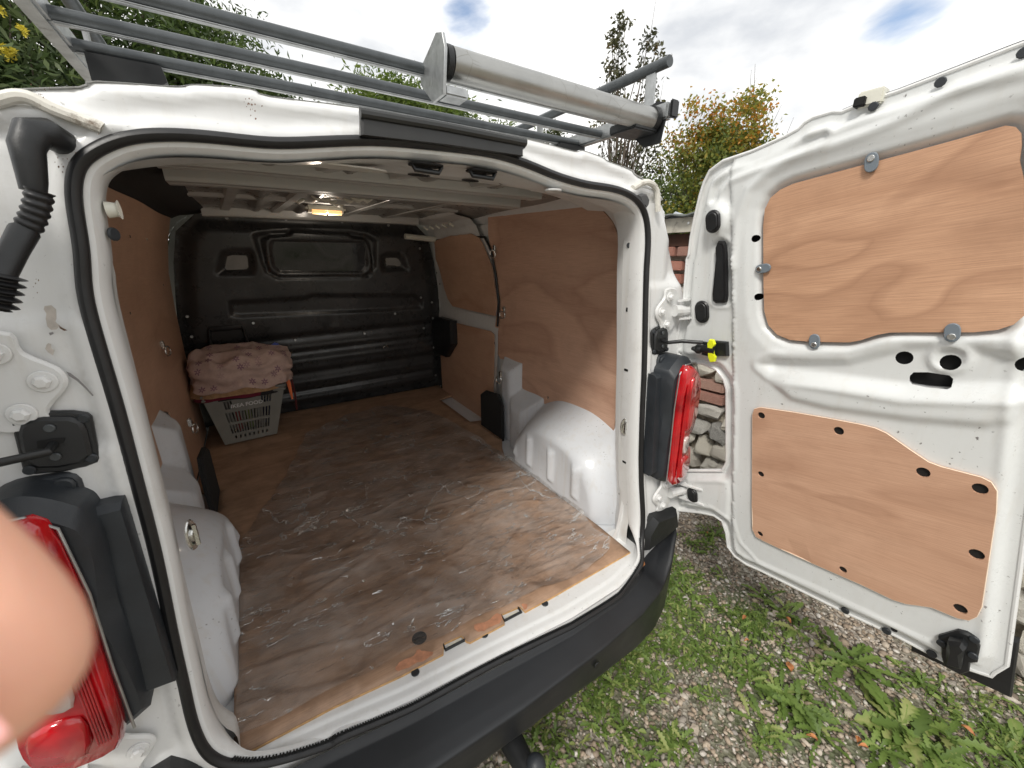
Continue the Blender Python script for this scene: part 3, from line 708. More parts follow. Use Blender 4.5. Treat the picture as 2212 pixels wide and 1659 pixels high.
def dots(pts, r_=.008):
    return [[(p[0] + r_ * math.cos(a), p[1] + r_ * math.sin(a)) for a in [2 * math.pi * k / 12 for k in range(12)]] for p in pts]
rh = [wall(p, 1) for p in Z('E', (1180, 791), (1356, 893), (1529, 1001), (1742, 1150), (1739, 1190))]
ply('plywood_lining', rp2, 1, WSIDE, dots([(p.y, p.z) for p in rh], .0085))
for p in rh: MB().disc((p.x + .008, p.y, p.z), (-1, 0, 0), .010, .001).build('screw_hole', HOLE, van)
# left panels: rear one mirrors the right, second reaches the bulkhead
lowp = [p for p in rp2 if p[1] < 1.06]
lowp.sort(key=lambda p: p[0])
rearp = [p for p in rp2 if p[0] < .55 and p[1] > 1.02]; rearp.sort(key=lambda p: -p[1])
ml = [np.array((.42, 1.85))] + [p for p in rearp if p[1] < 1.80] + [p for p in lowp if p[0] < 1.345] + [np.array(q) for q in ((1.365, 1.0), (1.375, .86), (1.375, .59), (2.19, .59), (2.14, 1.1), (2.06, 1.85))]
ply('plywood_lining', ml, -1, WSIDE2)
for y, z in ((.62, 1.66), (.9, 1.68), (1.2, 1.70), (1.5, 1.70), (1.1, 1.45), (1.6, 1.2), (1.85, 1.5), (1.8, .8), (1.0, 1.05)):
    MB().disc((-(Wd(z) - .004), y, z), (1, 0, 0), .005, .002, 10).build('screw', STEEL, van)
# sliding door on the right: white inner panel, two plywood panels, black rubber edge
sl = [wall(p, 1, -.012) for p in Z('B', (575, 1510), (640, 1470), (900, 1438), (960, 1475), (1000, 1560), (1020, 1659)) + Z('E', (1050, 300), (1040, 450), (1020, 1120), (900, 1070), (740, 975), (700, 900), (668, 400), (620, 200))]
sl2 = [np.array((p.y, min(p.z, 1.74))) for p in sl]
sheet('sliding_door_panel', sl2, [], lambda P: -.010 * (1 - sm(np.abs(P[:, 1] - 1.27), .03, .06)), lambda y, z, d: Vector((Wd(z) + .004 - d - .012, y, z)), .03, PWI, van)
mb = MB(); LS = [Vector((Wd(p[1]) - .012, p[0], p[1])) for p in resample(sl2[6:] and (sl2[11:] + sl2[:8])[::1], .04, False)]; mb.tube(LS, .0065, 8); mb.build('sliding_door_seal', RUB, van)
for pts in (Z('B', (650, 1500), (740, 1470), (880, 1455), (930, 1480), (970, 1560), (1005, 1650)) + Z('E', (1040, 300), (1030, 385), (850, 345), (765, 325), (735, 280), (715, 220), (660, 30)),
            Z('E', (790, 430), (1000, 480), (1022, 500), (1012, 1100), (900, 1050), (740, 950), (705, 890), (690, 620))):
    q = [wall(p, 1, -.018) for p in pts]; ply('sliding_door_plywood', [np.array((p.y, p.z)) for p in q], 1, WSIDE2, inward=.020)
q = [wall(p, 1, -.03) for p in Z('E', (655, 395), (690, 390), (780, 415), (788, 560), (740, 640), (690, 620), (665, 600))]
mb = MB(); mb.prism([(p.x + .01, p.y, p.z) for p in q], (-.05, 0, 0), .015); mb.build('sliding_door_latch_cover', BLK, van)
for p in Z('E', (898, 476), (1022, 553), (768, 612), (904, 773), (918, 1043), (712, 876), (797, 452)):
    Q = wall(p, 1, -.018); MB().disc((Q.x - .002, Q.y, Q.z), (-1, 0, 0), .008, .001).build('screw_hole', HOLE, van)
for p in Z('E', (651, 52), (673, 117), (692, 186)):
    Q = wall(p, 1, -.012); MB().disc((Q.x - .012, Q.y, Q.z), (-1, 0, 0), .007, .001).build('hole', HOLE, van)
# lashing rings
def lash(Q, nx):
    n_ = Vector((nx, 0, 0)); o = MB().box(Q + n_ * .006, (.012, .020, .034), bev=.003).build('lashing_ring', STEEL, van)
    c = Q + n_ * .018 + Vector((0, 0, -.030)); mb = MB()
    mb.tube([c + Vector((nx * .006 * math.cos(a), .018 * math.cos(a), .020 * math.sin(a))) for a in [2 * math.pi * k / 22 for k in range(22)]], .0035, 8, closed=True); mb.build('ring', STEEL, o)
lash(wall(Z('B', (1028, 1545))[0], 1, -.004), -1); lash(wall(Z('E', (1087, 345))[0], 1, -.004), -1)
lash(on(Z('E', (1065, 748))[0], 0, .722), -1)
lash(wall(Z('D', (1000, 565))[0], -1, -.004), 1); lash(on(Z('D', (1168, 1050))[0], 0, -.722), 1)

# --- bulkhead
def bpos(x, z, d): return Vector((x, Yb(z) - d, z))
bo = [(-.83, .575), (.83, .575), (.83, .9), (.80, 1.15), (.78, 1.40), (.745, 1.60), (.70, 1.76), (.60, 1.85), (-.60, 1.85), (-.70, 1.76), (-.745, 1.60), (-.78, 1.40), (-.82, 1.15), (-.83, .9)]
def b2(*pts): return [(bulk(p).x, bulk(p).z) for p in pts]
winp = b2(*Z('J', (865, 640), (1535, 650), (1560, 700), (1560, 820), (1530, 865), (920, 870), (875, 820), (855, 700)))
winr = b2(*Z('J', (800, 640), (850, 605), (980, 600), (1010, 570), (1420, 585), (1450, 615), (1540, 625), (1575, 680), (1600, 800), (1590, 870), (1530, 900), (930, 905), (850, 870), (825, 800)))
wind = b2(*Z('J', (740, 600), (800, 585), (980, 570), (1420, 575), (1560, 600), (1620, 640), (1615, 830), (1570, 895), (1500, 905), (910, 915), (830, 870), (780, 740)))
lw = b2(*Z('J', (480, 720), (560, 695), (720, 695), (750, 740), (760, 860), (730, 900), (470, 900), (450, 870)))
rw = b2(*Z('J', (1650, 740), (1700, 715), (1800, 720), (1840, 760), (1870, 860), (1840, 870), (1680, 880), (1655, 850)))
rb1 = b2(*Z('J', (560, 1085), (1100, 1055), (1160, 1035), (1900, 1035), (1960, 1080), (1960, 1130), (1700, 1150), (1100, 1175), (640, 1195), (570, 1185)))
def bdep(P):
    x, z = P[:, 0], P[:, 1]; d = .05 * (1 - sm(segd(P, bo), .03, .12)) * 0 - .03 * (1 - sm(segd(P, bo), .02, .10))
    d += -.030 * (1 - sm(sdf(P, wind), -.012, .010)); d += .036 * (1 - sm(sdf(P, winr), -.008, .006)); d += -.014 * (1 - sm(sdf(P, winp), -.006, .006))
    d += -.028 * (1 - sm(sdf(P, lw), -.045, .004)); d += -.028 * (1 - sm(sdf(P, rw), -.045, .004))
    d += -.016 * (1 - sm(sdf(P, rb1), -.016, .008))
    zz = z - .012 * x
    edge = sm(segd(P, bo), .04, .09)
    for z0, h_, wd in ((1.13, -.022, .020), (1.055, .005, .008), (1.025, -.010, .012), (.955, .006, .010), (.87, -.022, .020), (.80, .006, .012), (.735, -.016, .016), (.675, .006, .010)):
        d += h_ * np.exp(-((zz - z0) / wd) ** 2) * edge
    d += -.012 * sm(-(zz), -1.13, -1.10) * 1.0 - .014 * sm(-zz, -.87, -.84)
    d += .0025 * np.sin(x * 9 + 1) * np.sin(z * 11) + .004 * np.exp(-(((x - .02) / .03) ** 2 + ((z - 1.17) / .03) ** 2)) - .005 * np.exp(-(((x + .03) / .025) ** 2 + ((z - 1.16) / .04) ** 2))
    return d
bk = sheet('bulkhead', bo, [], bdep, bpos, .013, BKH, van, ang=0)
def inset_poly(poly, k):
    c = np.mean(np.array(poly), 0); return [tuple(c + (np.array(p) - c) * k) for p in poly]
sheet('bulkhead_window', inset_poly(winp, .95), [], None, lambda x, z, d: Vector((x, Yb(z) + .005, z)), .1, DGL, van)
for wp in (lw, rw):
    sheet('bulkhead_pocket_lit', inset_poly(wp, .55), [], None, lambda x, z, d: Vector((x, Yb(z) + .0255, z)), .05, BKG, van)  # light grey inset paints the light caught inside each pocket
for zn, q in (('D', (1575, 428)), ('D', (1835, 532)), ('D', (1325, 575)), ('E', (400, 370)), ('E', (210, 493)), ('E', (560, 270)), ('E', (578, 460)), ('E', (480, 865)), ('J', (540, 478)), ('J', (967, 487)), ('J', (1373, 505)), ('J', (1708, 530)), ('J', (1935, 698)), ('E', (628, 300)), ('E', (635, 398)), ('E', (640, 580)), ('E', (652, 752)), ('J', (255, 1190)), ('J', (287, 1335))):
    Q = bulk(Z(zn, q)[0]); MB().disc((Q.x, Q.y - .014, Q.z), (0, -1, 0), .0085, .004, 10).build('rivet', GALVL, van)
Q = bulk(Z('E', (343, 580))[0]); MB().tube([Q + Vector((.018 * math.cos(a), -.02, .014 * math.sin(a))) for a in [math.pi * k / 10 for k in range(11)]], .003, 6).build('wire_loop', STEEL, van)

# --- load floor
fl = [on(p, 2, .590) for p in Z('G', (1455, 1600)) + Z('H', (0, 1283), (450, 1075), (700, 945), (702, 882), (815, 830), (848, 868), (870, 872), (1082, 758), (1062, 700), (1180, 650), (1212, 682), (1370, 597), (1865, 312))]
flp = [np.array((p.x, p.y)) for p in fl]
flp += [np.array(q) for q in ((.612, .20), (.606, .92), (.64, 1.0), (.70, 1.10), (.70, 1.36), (.79, 1.38), (.79, 1.40), (.66, 1.44), (.66, 1.95), (.79, 1.98), (.79, 2.285), (-.79, 2.285), (-.79, 1.38), (-.70, 1.36), (-.70, 1.10), (-.64, 1.0), (-.618, .92), (-.624, .25))]
fb = sheet('load_floor', flp, [], lambda P: .0004 * np.sin(P[:, 0] * 9), lambda x, y, d: Vector((x, y, .590 + d)), .03, WFLOOR, van, .011, -1)
sheet('floor_pan', [(-.80, .06), (.80, .06), (.80, 2.36), (-.80, 2.36)], [], None, lambda x, y, d: Vector((x, y, .570)), .12, PARCH, van)
# thin lighter lamination strip along the cut edge
mb = MB(); ed = [Vector((p.x, p.y - .0015, .5838)) for p in fl]
for a, b_ in zip(ed[:-1], ed[1:]):
    for k, dz in enumerate((-.0035, 0, .0035)): mb.tube([a + Vector((0, 0, dz)), b_ + Vector((0, 0, dz))], .0013, 5)
mb.build('plywood_edge', WEDGE, van)
# worn orange patches where the face veneer has flaked
WORN = plain('worn_veneer', (.50, .235, .135), .8, var=.25, scale=50)
for k, q in enumerate((Z('H', (410, 1050), (430, 1000), (520, 960), (545, 925), (580, 935), (640, 940), (600, 985), (520, 1010), (470, 1045)), Z('H', (905, 800), (900, 770), (980, 745), (1030, 700), (1060, 705), (1068, 745), (1000, 780), (940, 810)), Z('H', (1190, 640), (1225, 640), (1222, 665), (1205, 672)))):
    P = [on(p, 2, .5915) for p in q]; P = spline([np.array(p) for p in P], True, 3); P = [Vector(p) + Vector((random.uniform(-.002, .002), random.uniform(-.002, .002), 0)) for p in P]
    MB().prism(P, (0, 0, .0006)).build('flaked_patch', WORN, van)
Q = on(Z('H', (555, 850))[0], 2, .5912); MB().disc(Q, (0, 0, 1), .021, .0006, 18).build('floor_hole', HOLE, van)
# white sill
def sill(u, v_):
    x = -.66 + 1.32 * u; ys = min((p for p in loop if p[1] < .70), key=lambda p: abs(p[0] - x))
    y0 = interp(x, SB); tab = [(0, y0, .572), (.15, y0 + .012, .577), (.3, y0 + .030, .578), (.36, y0 + .034, .582), (.55, y0 + .06, .583), (1, .16, .583)]
    return Vector((x, interp(v_, [(a, b_) for a, b_, c_ in tab]), interp(v_, [(a, c_) for a, b_, c_ in tab])))
mb = MB(); mb.grid(sill, 40, 20); mb.build('sill', PW, van)
for q in ((770, 880), (1125, 705)):
    Q = on(Z('H', q)[0], 2, .581); d1 = Vector((.985, -.03, 0)).normalized(); d2 = Vector((.03, .985, 0))
    P = [Q + d1 * (.034 * math.copysign(abs(math.cos(a)) ** .45, math.cos(a))) + d2 * (.020 * math.copysign(abs(math.sin(a)) ** .45, math.sin(a))) for a in [2 * math.pi * k / 20 for k in range(20)]]
    lo = MB().prism(P, (0, 0, .001)).build('sill_latch_slot', HOLE, van)
    mb = MB(); mb.tube([Q + d1 * .030 + d2 * .012 + Vector((0, 0, .004)), Q + d1 * .030 - d2 * .012 + Vector((0, 0, .005)), Q - d1 * .030 - d2 * .012 + Vector((0, 0, .005)), Q - d1 * .030 + d2 * .012 + Vector((0, 0, .004))], .0042, 8); mb.build('latch_frame', BLK, lo)
    MB().box(Q - d2 * .004 + Vector((0, 0, .004)), (.042, .007, .004), bev=.001).build('latch_bar', CREAM, lo)
for q in ((530, 1066), (1336, 637), (960, 830)):
    Q = on(Z('H', q)[0], 2, .583); MB().disc(Q, (0, 0, 1), .011, .003, 14).build('drain_plug', BLKG, van)

# --- bumper
BE = [(0, -.150), (.3, -.143), (.5, -.125), (.63, -.098), (.75, -.052), (.84, .0), (.90, .06), (.935, .13), (.95, .25)]
def bumper(u, v_):
    s_ = (u * 2 - 1); a = abs(s_); sg = 1 if s_ >= 0 else -1
    k = a * (len(BE) - 1); i = int(min(k, len(BE) - 2)); f = k - i; ex = BE[i][0] * (1 - f) + BE[i + 1][0] * f; ey = BE[i][1] * (1 - f) + BE[i + 1][1] * f
    lift = .10 * float(sm(np.array([ex]), .66, .86)[0])
    ix = min(ex, .64 + (ex - .64) * .55 if ex > .64 else ex); iy = (interp(sg * ix, SB) - .004 if ex < .64 else .03 + (ex - .64) * .45)
    dn_ = .09 * min(1, ex / .7) ** 2; tab = [(0, 0, .535 + lift * .3), (.06, .05, .530 + lift * .3), (.12, .12, .520 + lift * .35), (.40, .62, .510 + lift * .6), (.52, .92, .503 + lift), (.56, .985, .500 + lift), (.60, 1.0, .492 + lift), (.68, 1.0, .47 + lift * .5), (.86, .97, .405 - dn_), (.92, .92, .39 - dn_), (1, .60, .38 - dn_)]
    w_ = interp(v_, [(p[0], p[1]) for p in tab]); z = interp(v_, [(p[0], p[2]) for p in tab])
    return Vector((sg * (ix + (ex - ix) * w_), iy + (ey - iy) * w_, z))
mb = MB(); mb.grid(bumper, 121, 61); bo_ = mb.build('bumper', BUMP, van, ang=60)
for q in ((1120, 968), (1110, 963)): pass
for q in ((1115, 972), (1805, 490), (702, 1215)):
    Q = on(Z('H', q)[0], 2, .528); MB().disc(Q, (0, 0, 1), .009, .003, 12).build('bumper_clip', HOLE, bo_)
Q = on(Z('H', (1660, 1020))[0], 1, -.149); MB().disc((Q.x, -.148, Q.z), (0, -1, 0), .011, .003, 16).build('parking_sensor', BLK, bo_)
for sg in (-1, 1):
    mb = MB(); P = [(.66, .585), (.80, .60), (.86, .63), (.84, .70), (.70, .72), (.655, .66)]
    mb.prism([(sg * x, .10, z) for x, z in P], (0, -.10, -.01), .02); mb.build('bumper_corner_cap', BLK, bo_)
# tow bar and ball
tb = MB().tube([(0, .1, .30), (0, -.10, .29), (0, -.19, .29), (0, -.21, .31), (0, -.21, .345)], [.035, .035, .028, .02, .016], 16).build('tow_bar', BLK, van)
mb = MB(); mb.tube([(0, -.21, .345 + .05 * (1 - math.cos(math.pi * k / 12)) / 2) for k in range(13)], [max(.001, .026 * math.sin(math.pi * k / 12)) for k in range(13)], 20); mb.build('tow_ball', BLKG, tb)
MB().box((.0, .05, .29), (.9, .06, .06), bev=.008).build('tow_beam', BLK, van)

# --- tail lamps
def lampset(sg):
    def F(x, z, y): return Vector((sg * x, y, z))
    # stepped plate next to the seal
    P = [(.650, 1.262), (.706, 1.262), (.712, 1.15), (.716, .90), (.655, .895)]
    tr = MB().prism([F(x, z, Yr(z) + .01) for x, z in P], (0, -.055, 0), .010).build('tail_lamp', BLKG, van)
    # main moulded body
    P = [(.690, 1.285), (.735, 1.318), (.785, 1.308), (.82, 1.25), (.838, 1.10), (.836, .90), (.82, .845), (.77, .838), (.705, .865), (.690, .90), (.684, 1.10), (.676, 1.22), (.680, 1.26)]
    P = spline([np.array(p) for p in P], True, 4)
    MB().prism([F(x, z, .10) for x, z in P], (0, -.100, 0), .022).build('lamp_housing', BLKG, tr)
    q = [rear(p, -.01) for p in Z('N', (180, 1460), (240, 1370), (400, 1330), (740, 1275), (830, 1290), (890, 1340), (960, 1550), (900, 1600), (400, 1600))]
    MB().prism([Vector((sg * abs(p.x), p.y + .01, p.z)) for p in q], (0, -.016, 0), .004).build('lamp_bracket', BLKG, tr)
    p = rear(Z('N', (710, 1400))[0], -.015); MB().disc((sg * abs(p.x), p.y - .004, p.z), (0, -1, 0), .013, .006, 12).build('lamp_screw', BLKG, tr)
    LCH = [F(x, z, -.004 + .30 * max(0, x - .74) ** 1.2) for x, z in spline([np.array(p) for p in [(.706, 1.29), (.76, 1.306), (.83, 1.275)]], False, 4)] + [F(.7065, 1.0, -.002)]
    MB().tube([F(.712, .868, -.006), F(.7085, 1.0, -.006), F(.701, 1.15, -.006), F(.705, 1.27, -.006), F(.73, 1.298, -.006), F(.80, 1.296, .004), F(.86, 1.235, .02)], .0022, 8).build('lamp_edge_glint', GALVL, tr)  # thin bright tube added as the reflection line round the lens
    # lens with three zones
    def lens(poly, name, mat, y0=.0, h_=.028, bev=.010):
        q = spline([np.array(p) for p in poly], True, 3)
        return MB().prism([F(x, z, y0 + .30 * max(0, x - .74) ** 1.2) for x, z in q], (0, -h_, 0), bev).build(name, mat, tr, ang=50)
    lens([(.712, 1.285), (.755, 1.292), (.80, 1.262), (.832, 1.20), (.836, 1.09), (.820, 1.045), (.795, 1.03), (.792, .99), (.822, .965), (.832, .90), (.815, .855), (.765, .848), (.722, .872), (.714, 1.0), (.706, 1.15)], 'lens', REDL)
    lens([(.74, 1.25), (.785, 1.235), (.816, 1.18), (.818, 1.09), (.76, 1.06), (.745, 1.10)], 'lens_chamber', REDL, -.026, .008, .006)
    lens([(.750, 1.032), (.785, 1.034), (.786, .985), (.754, .98)], 'reversing_lens', CLRL, -.026, .007, .004)
    lens([(.752, .955), (.812, .95), (.820, .89), (.762, .878)], 'lens_chamber', REDL, -.026, .008, .006)
    mb = MB()
    for k in range(5):
        x = .722 + k * .0035; mb.tube([F(x, 1.24, -.030), F(x + .002, 1.1, -.030), F(x + .010, .89, -.030)], .0014, 6)
    mb.build('lens_ribs', REDL, tr)
lampset(1); lampset(-1)

# --- hinges
def hinge(c, sg, name_z):
    """pressed plate on the pillar + bolts + arm to the door"""
    x0, z0 = c; Y0 = Yr(z0) - .004
    out2 = [(-.045, .065), (.0, .072), (.03, .068), (.035, .04), (.075, .012), (.082, -.005), (.075, -.02), (.035, -.052), (.034, -.07), (-.02, -.078), (-.06, -.07), (-.07, 0)] if False else \
           [(.050, .058), (.020, .075), (-.018, .072), (-.022, .045), (-.050, .018), (-.056, 0), (-.050, -.016), (-.026, -.044), (-.024, -.066), (.02, -.072), (.055, -.05), (.085, -.02), (.085, .02)]
    P = spline([np.array((sg * (x0 + a), z0 + b_)) for a, b_ in out2], True, 3)
    h = MB().prism([Vector((x, Yr(z0) - .010 + .3 * max(0, abs(x) - x0 - .04), z)) for x, z in P], (0, -.007, 0), .004).build('hinge', PW, van)
    for a, b_ in ((-.032, 0), (.002, .046), (.000, -.044)):
        Q = Vector((sg * (x0 + a), Y0 - .013, z0 + b_)); mb = MB(); mb.disc(Q, (0, -1, 0), .016, .003, 20); mb.disc(Q + Vector((0, -.003, 0)), (0, -1, 0), .010, .009, 6); mb.build('hinge_bolt', PW, h, ang=20)
    # arm
    y1 = Yr(z0)
    mb = MB(); mb.tube([(sg * (x0 + .03), y1 - .02, z0), (sg * (x0 + .07), y1 - .03, z0 + .0), (sg * (x0 + .115), y1 - .045, z0)], [.020, .016, .014], 10); mb.build('hinge_arm', PW, h)
    MB().tube([(sg * (x0 + .125), y1 - .050, z0 - .026), (sg * (x0 + .125), y1 - .050, z0 + .026)], .012, 12).build('hinge_pin', BLK, h)
for sg in (-1, 1): hinge((.728, 1.462), sg, 'u'); hinge((.765, .775), sg, 'l')
# --- door stays: bolted plate, rod
def stay(sg, doorfn):
    def T(pts, off): return [Vector((sg * abs(q.x), q.y, q.z)) for q in (rear(p, off) for p in Z('N', *pts))]
    st = MB().prism(T([(130, 660), (165, 622), (420, 597), (800, 592), (960, 615), (1010, 655), (1030, 760), (1098, 1105), (1080, 1150), (950, 1200), (700, 1250), (400, 1278), (300, 1275), (265, 1240), (180, 900), (125, 700)], -.004), (0, -.007, 0), .003).build('door_stay', BLK, van)
    MB().prism(T([(215, 830), (240, 745), (330, 685), (480, 660), (780, 660), (890, 700), (950, 800), (1000, 1000), (1010, 1080), (900, 1160), (650, 1210), (420, 1215), (340, 1180), (285, 1120), (240, 1000)], -.011), (0, -.008, 0), .005).build('stay_cover', BLK, st)
    for p in ((205, 680), (910, 682), (997, 1112), (325, 1245)): MB().disc(T([p], -.012)[0], (0, -1, 0), .0072, .004, 12).build('stay_screw', BLKG, st)
    for p in ((540, 790), (605, 1100)): MB().disc(T([p], -.020)[0], (0, -1, 0), .0065, .003, 12).build('stay_screw', GALV, st)
    MB().prism(T([(400, 930), (560, 905), (710, 890), (695, 945), (560, 1000), (410, 1010)], -.0195), (0, -.0008, 0)).build('stay_slot', HOLE, st)
    a = T([(600, 945)], -.012)[0]; e = doorfn(.66, 1.352, .03)
    MB().tube([a, a + Vector((0, -.03, -.003)), a.lerp(e, .5) + Vector((sg * .004, 0, 0)), e], .0062, 10).build('stay_rod', BLK, st)
stay(1, DR); stay(-1, DL)
q = [rear(p, -.02) for p in Z('K', (130, 330), (200, 290), (290, 310), (335, 420), (320, 520), (270, 585), (200, 540), (140, 430))]
MB().prism([(p.x, p.y + .02, p.z) for p in q], (0, -.014, 0), .006).build('rubber_grommet', plain('grey_rubber', (.07, .07, .072), .6), van)

# --- wiring conduit to the left door
bt = [(-.64, .10, 1.735), (-.66, .055, 1.745), (-.672, .03, 1.735), (-.668, .02, 1.70), (-.664, .015, 1.665), (-.662, .012, 1.650)]
cb = MB().tube([rear(p, -.02) + Vector((0, dy, 0)) for p, dy in zip([(125, 300), (100, 288), (76, 292), (72, 325), (78, 358), (84, 395), (86, 418)], [.04, .0, -.01, -.02, -.02, -.02, -.02])], [.0165, .0185, .0190, .0170, .0155, .0140, .0125], 20).build('wiring_conduit', BLK, van)
mb = MB(); path = spline([np.array(rear(p, -.05)) for p in [(86, 412), (80, 445), (68, 478), (50, 505)]], False, 8); path = resample(path, .0012, False)
mb.tube(path, [.0115 + .0026 * (.5 + .5 * math.cos(i * 2 * math.pi / 7)) ** .6 for i in range(len(path))], 18); mb.build('bellows', RUB, cb)
mb = MB(); mb.tube([rear(p, -.05 - .02 * k) for k, p in enumerate([(52, 500), (30, 540), (5, 590), (-30, 650)])], [.0145, .0135, .013, .013], 16); mb.build('conduit_sleeve', BLK, cb)
mb = MB(); path = resample(spline([np.array(rear(p, -.12)) for p in [(6, 595), (-2, 630), (-14, 665)]], False, 6), .0012, False); mb.tube(path, [.016 + .004 * math.cos(i * 2 * math.pi / 7) for i in range(len(path))], 14); mb.build('bellows', RUB, cb)

# --- third brake light cover strip on the roof edge
q = [rear(p, -.02) for p in Z('B', (186, 700), (700, 790), (1215, 890), (1205, 925), (1190, 935), (1190, 975), (700, 905), (186, 845))]
MB().prism([(p.x, p.y + .006, p.z) for p in q], (0, -.016, 0), .004).build('brake_light_cover', plain('satin_dark', (.022, .022, .021), .35), van)
q1 = rear(Z('B', (186, 702))[0], -.03); q2 = rear(Z('B', (700, 788))[0], -.03); q3 = rear(Z('B', (1214, 888))[0], -.03)
MB().tube([q1, q2, q3], .009, 10).build('brake_light_lip', plain('satin_dark2', (.024, .025, .024), .35), van)

# --- chipped paint, scratches and dirt on the rear face
CHIP = plain('bare_filler', (.50, .46, .42), .8, var=.2, scale=50); SCR = plain('scratch_grey', (.22, .21, .21), .7); DIRT = plain('rusty_dirt', (.16, .085, .05), .9, var=.4, scale=80)
def mark(zn, pts, mat, off=-.0105, name='paint_chip'):
    q = [rear(p, off) for p in Z(zn, *pts)]; MB().prism([(p.x, p.y, p.z) for p in q], (0, -.0006, 0)).build(name, mat, van, False)
mark('D', ((278, 325), (320, 318), (350, 345), (352, 400), (345, 420), (372, 450), (350, 470), (320, 472), (295, 450), (285, 400), (290, 370), (272, 345)), CHIP)
mark('D', ((300, 555), (318, 560), (320, 585), (340, 600), (330, 630), (300, 612), (282, 590), (290, 565)), CHIP)
mark('D', ((305, 490), (330, 485), (335, 497), (312, 507)), SCR); mark('D', ((365, 440), (380, 455), (420, 475), (400, 478), (372, 462)), DIRT)
mark('D', ((412, 730), (440, 742), (490, 780), (540, 830), (582, 880), (576, 884), (530, 836), (480, 790), (430, 758)), SCR)
random.seed(9)
for zn, cx_, cy_, sp_, n_ in (('A', 1560, 655, 28, 16), ('A', 240, 600, 30, 14), ('A', 620, 800, 22, 10), ('A', 370, 1000, 30, 8), ('D', 210, 150, 20, 5), ('A', 440, 1010, 20, 5)):
    for _ in range(n_):
        x0_, y0_ = random.gauss(cx_, sp_), random.gauss(cy_, sp_ * 1.4); w_ = random.uniform(2, 6)
        mark(zn, [(x0_ + w_ * math.cos(a) * random.uniform(.5, 1.2), y0_ + w_ * 1.5 * math.sin(a) * random.uniform(.5, 1.2)) for a in (0, 1, 2.1, 3.1, 4.2, 5.2)], DIRT, -.007 if zn == 'A' else -.011, 'dirt_speck')

# ------------------------------------------------------------------ roof rack
rk = MB().box((.0175, 2.255, 2.035), (1.355, .030, .042), bev=.005).build('roof_rack', GALVL, van)
for x in (-.645, .68): MB().box((x, 1.18, 2.035), (.030, 2.12, .042), bev=.005).build('side_rail', GALVL, rk)
for x in (-.645, .68):
    mb = MB(); y0 = .14 if x > 0 else .14
    mb.tube([(x, y0, 2.16), (x, 2.1, 2.165), (x, 2.2, 2.13), (x, 2.22, 2.05)], .015, 14); mb.build('guard_tube', GALV, rk)
    for y in (.20, .75, 1.3, 1.9): MB().box((x, y, 2.105), (.008, .032, .105)).build('guard_bracket', GALVL, rk)
    MB().box((x, .108, 2.035), (.034, .01, .046), bev=.004).build('end_cap', BLK, rk)
for y, z, x0, x1 in ((.50, 2.025, -.645, .68), (.385, 2.03, -.645, .68), (.245, 2.03, -.645, .68), (1.0, 2.03, -.645, .68), (1.5, 2.03, -.645, .68), (2.0, 2.03, -.645, .68)):
    mb = MB(); mb.tube([(x0 + .01, y, z), (x1 - .01, y, z)], .0118, 14); mb.build('crossbar', GALV, rk); MB().box(((x0 + x1) / 2, y, z - .0125), (x1 - x0 - .03, .012, .005), bev=.002).build('crossbar_lit_strip', GALVL, rk)  # bright strip under each tube paints its lit lower face
for y in (.50, 1.3, 2.0):
    for x, sg in ((-.555, -1), (.625, 1)):
        mb = MB(); P = [(-.06, 0), (.055, 0), (.06, -.028), (.045, -.040), (.02, -.038), (-.005, -.062), (-.03, -.070), (-.06, -.072)]
        mb.prism([(x - sg * a, y - .02, 2.012 + b_) for a, b_ in P], (0, .05, 0), .004); mb.build('rack_foot', BLK, rk)
        MB().box((x - sg * .01, y + .005, 1.91), (.05, .04, .09)).build('foot_post', BLK, rk)
ro = MB().tube([(.012, .165, 2.022), (.650, .165, 2.018)], .030, 40).build('loading_roller', ALU, rk)
for x, s_ in ((.012, -1), (.650, 1)):
    MB().tube([(x - .004, .165, 2.02), (x + s_ * .016, .165, 2.02)], .0325, 30).build('roller_end_cap', BLK, ro)
for x in (-.012, .672):
    P = [(.125, 2.03), (.135, 2.058), (.165, 2.068), (.20, 2.055), (.262, 2.035), (.262, 2.005), (.20, 1.955), (.14, 1.955), (.135, 1.985)]
    MB().prism([(x, y, z) for y, z in P], (-.006 if x < .3 else .006, 0, 0), .001).build('roller_bracket', GALVL if x < .3 else BLK, ro)
MB().box((.015, .165, 1.965), (.055, .045, .02), bev=.004).build('roller_bracket_foot', GALVL, ro)
MB().box((.62, .20, 1.995), (.10, .10, .025), bev=.004).build('roller_bracket_foot', BLK, ro)

# ------------------------------------------------------------------ rear doors
top_edge = Z('C', (112, 1590), (125, 1480), (150, 1350), (180, 1220), (205, 1140), (240, 1070), (320, 1010), (500, 950), (700, 860), (790, 810), (830, 770), (880, 740), (1000, 705), (1060, 705), (1200, 645), (1400, 580), (1700, 465), (2100, 310), (2212, 268))
side_edge = Z('F', (100, 40), (82, 300), (85, 400), (62, 430), (45, 520), (38, 590))
nb = [door(p) for p in top_edge]
dout = [np.array(q) for q in nb]
dout += [np.array((.012, 1.885)), np.array((.004, 1.2)), np.array((.004, .60)), np.array((.02, .565))]
bot = Z('I', (1990, 1105), (1700, 1010), (1400, 850), (1090, 705), (800, 560), (560, 440), (470, 400), (400, 350), (355, 290), (345, 205), (320, 130), (270, 95), (190, 78), (20, 60))
dout += [np.array(door(p)) for p in bot]
nt_ = Z('F', (22, 1560), (40, 1500), (30, 1440), (20, 1400)) + Z('F', (60, 1355), (320, 1355), (348, 1300), (352, 850), (335, 790), (290, 730), (210, 692), (95, 672), (45, 640))
dout += [np.array(door(p)) for p in nt_] + [np.array(door(p)) for p in reversed(side_edge)]
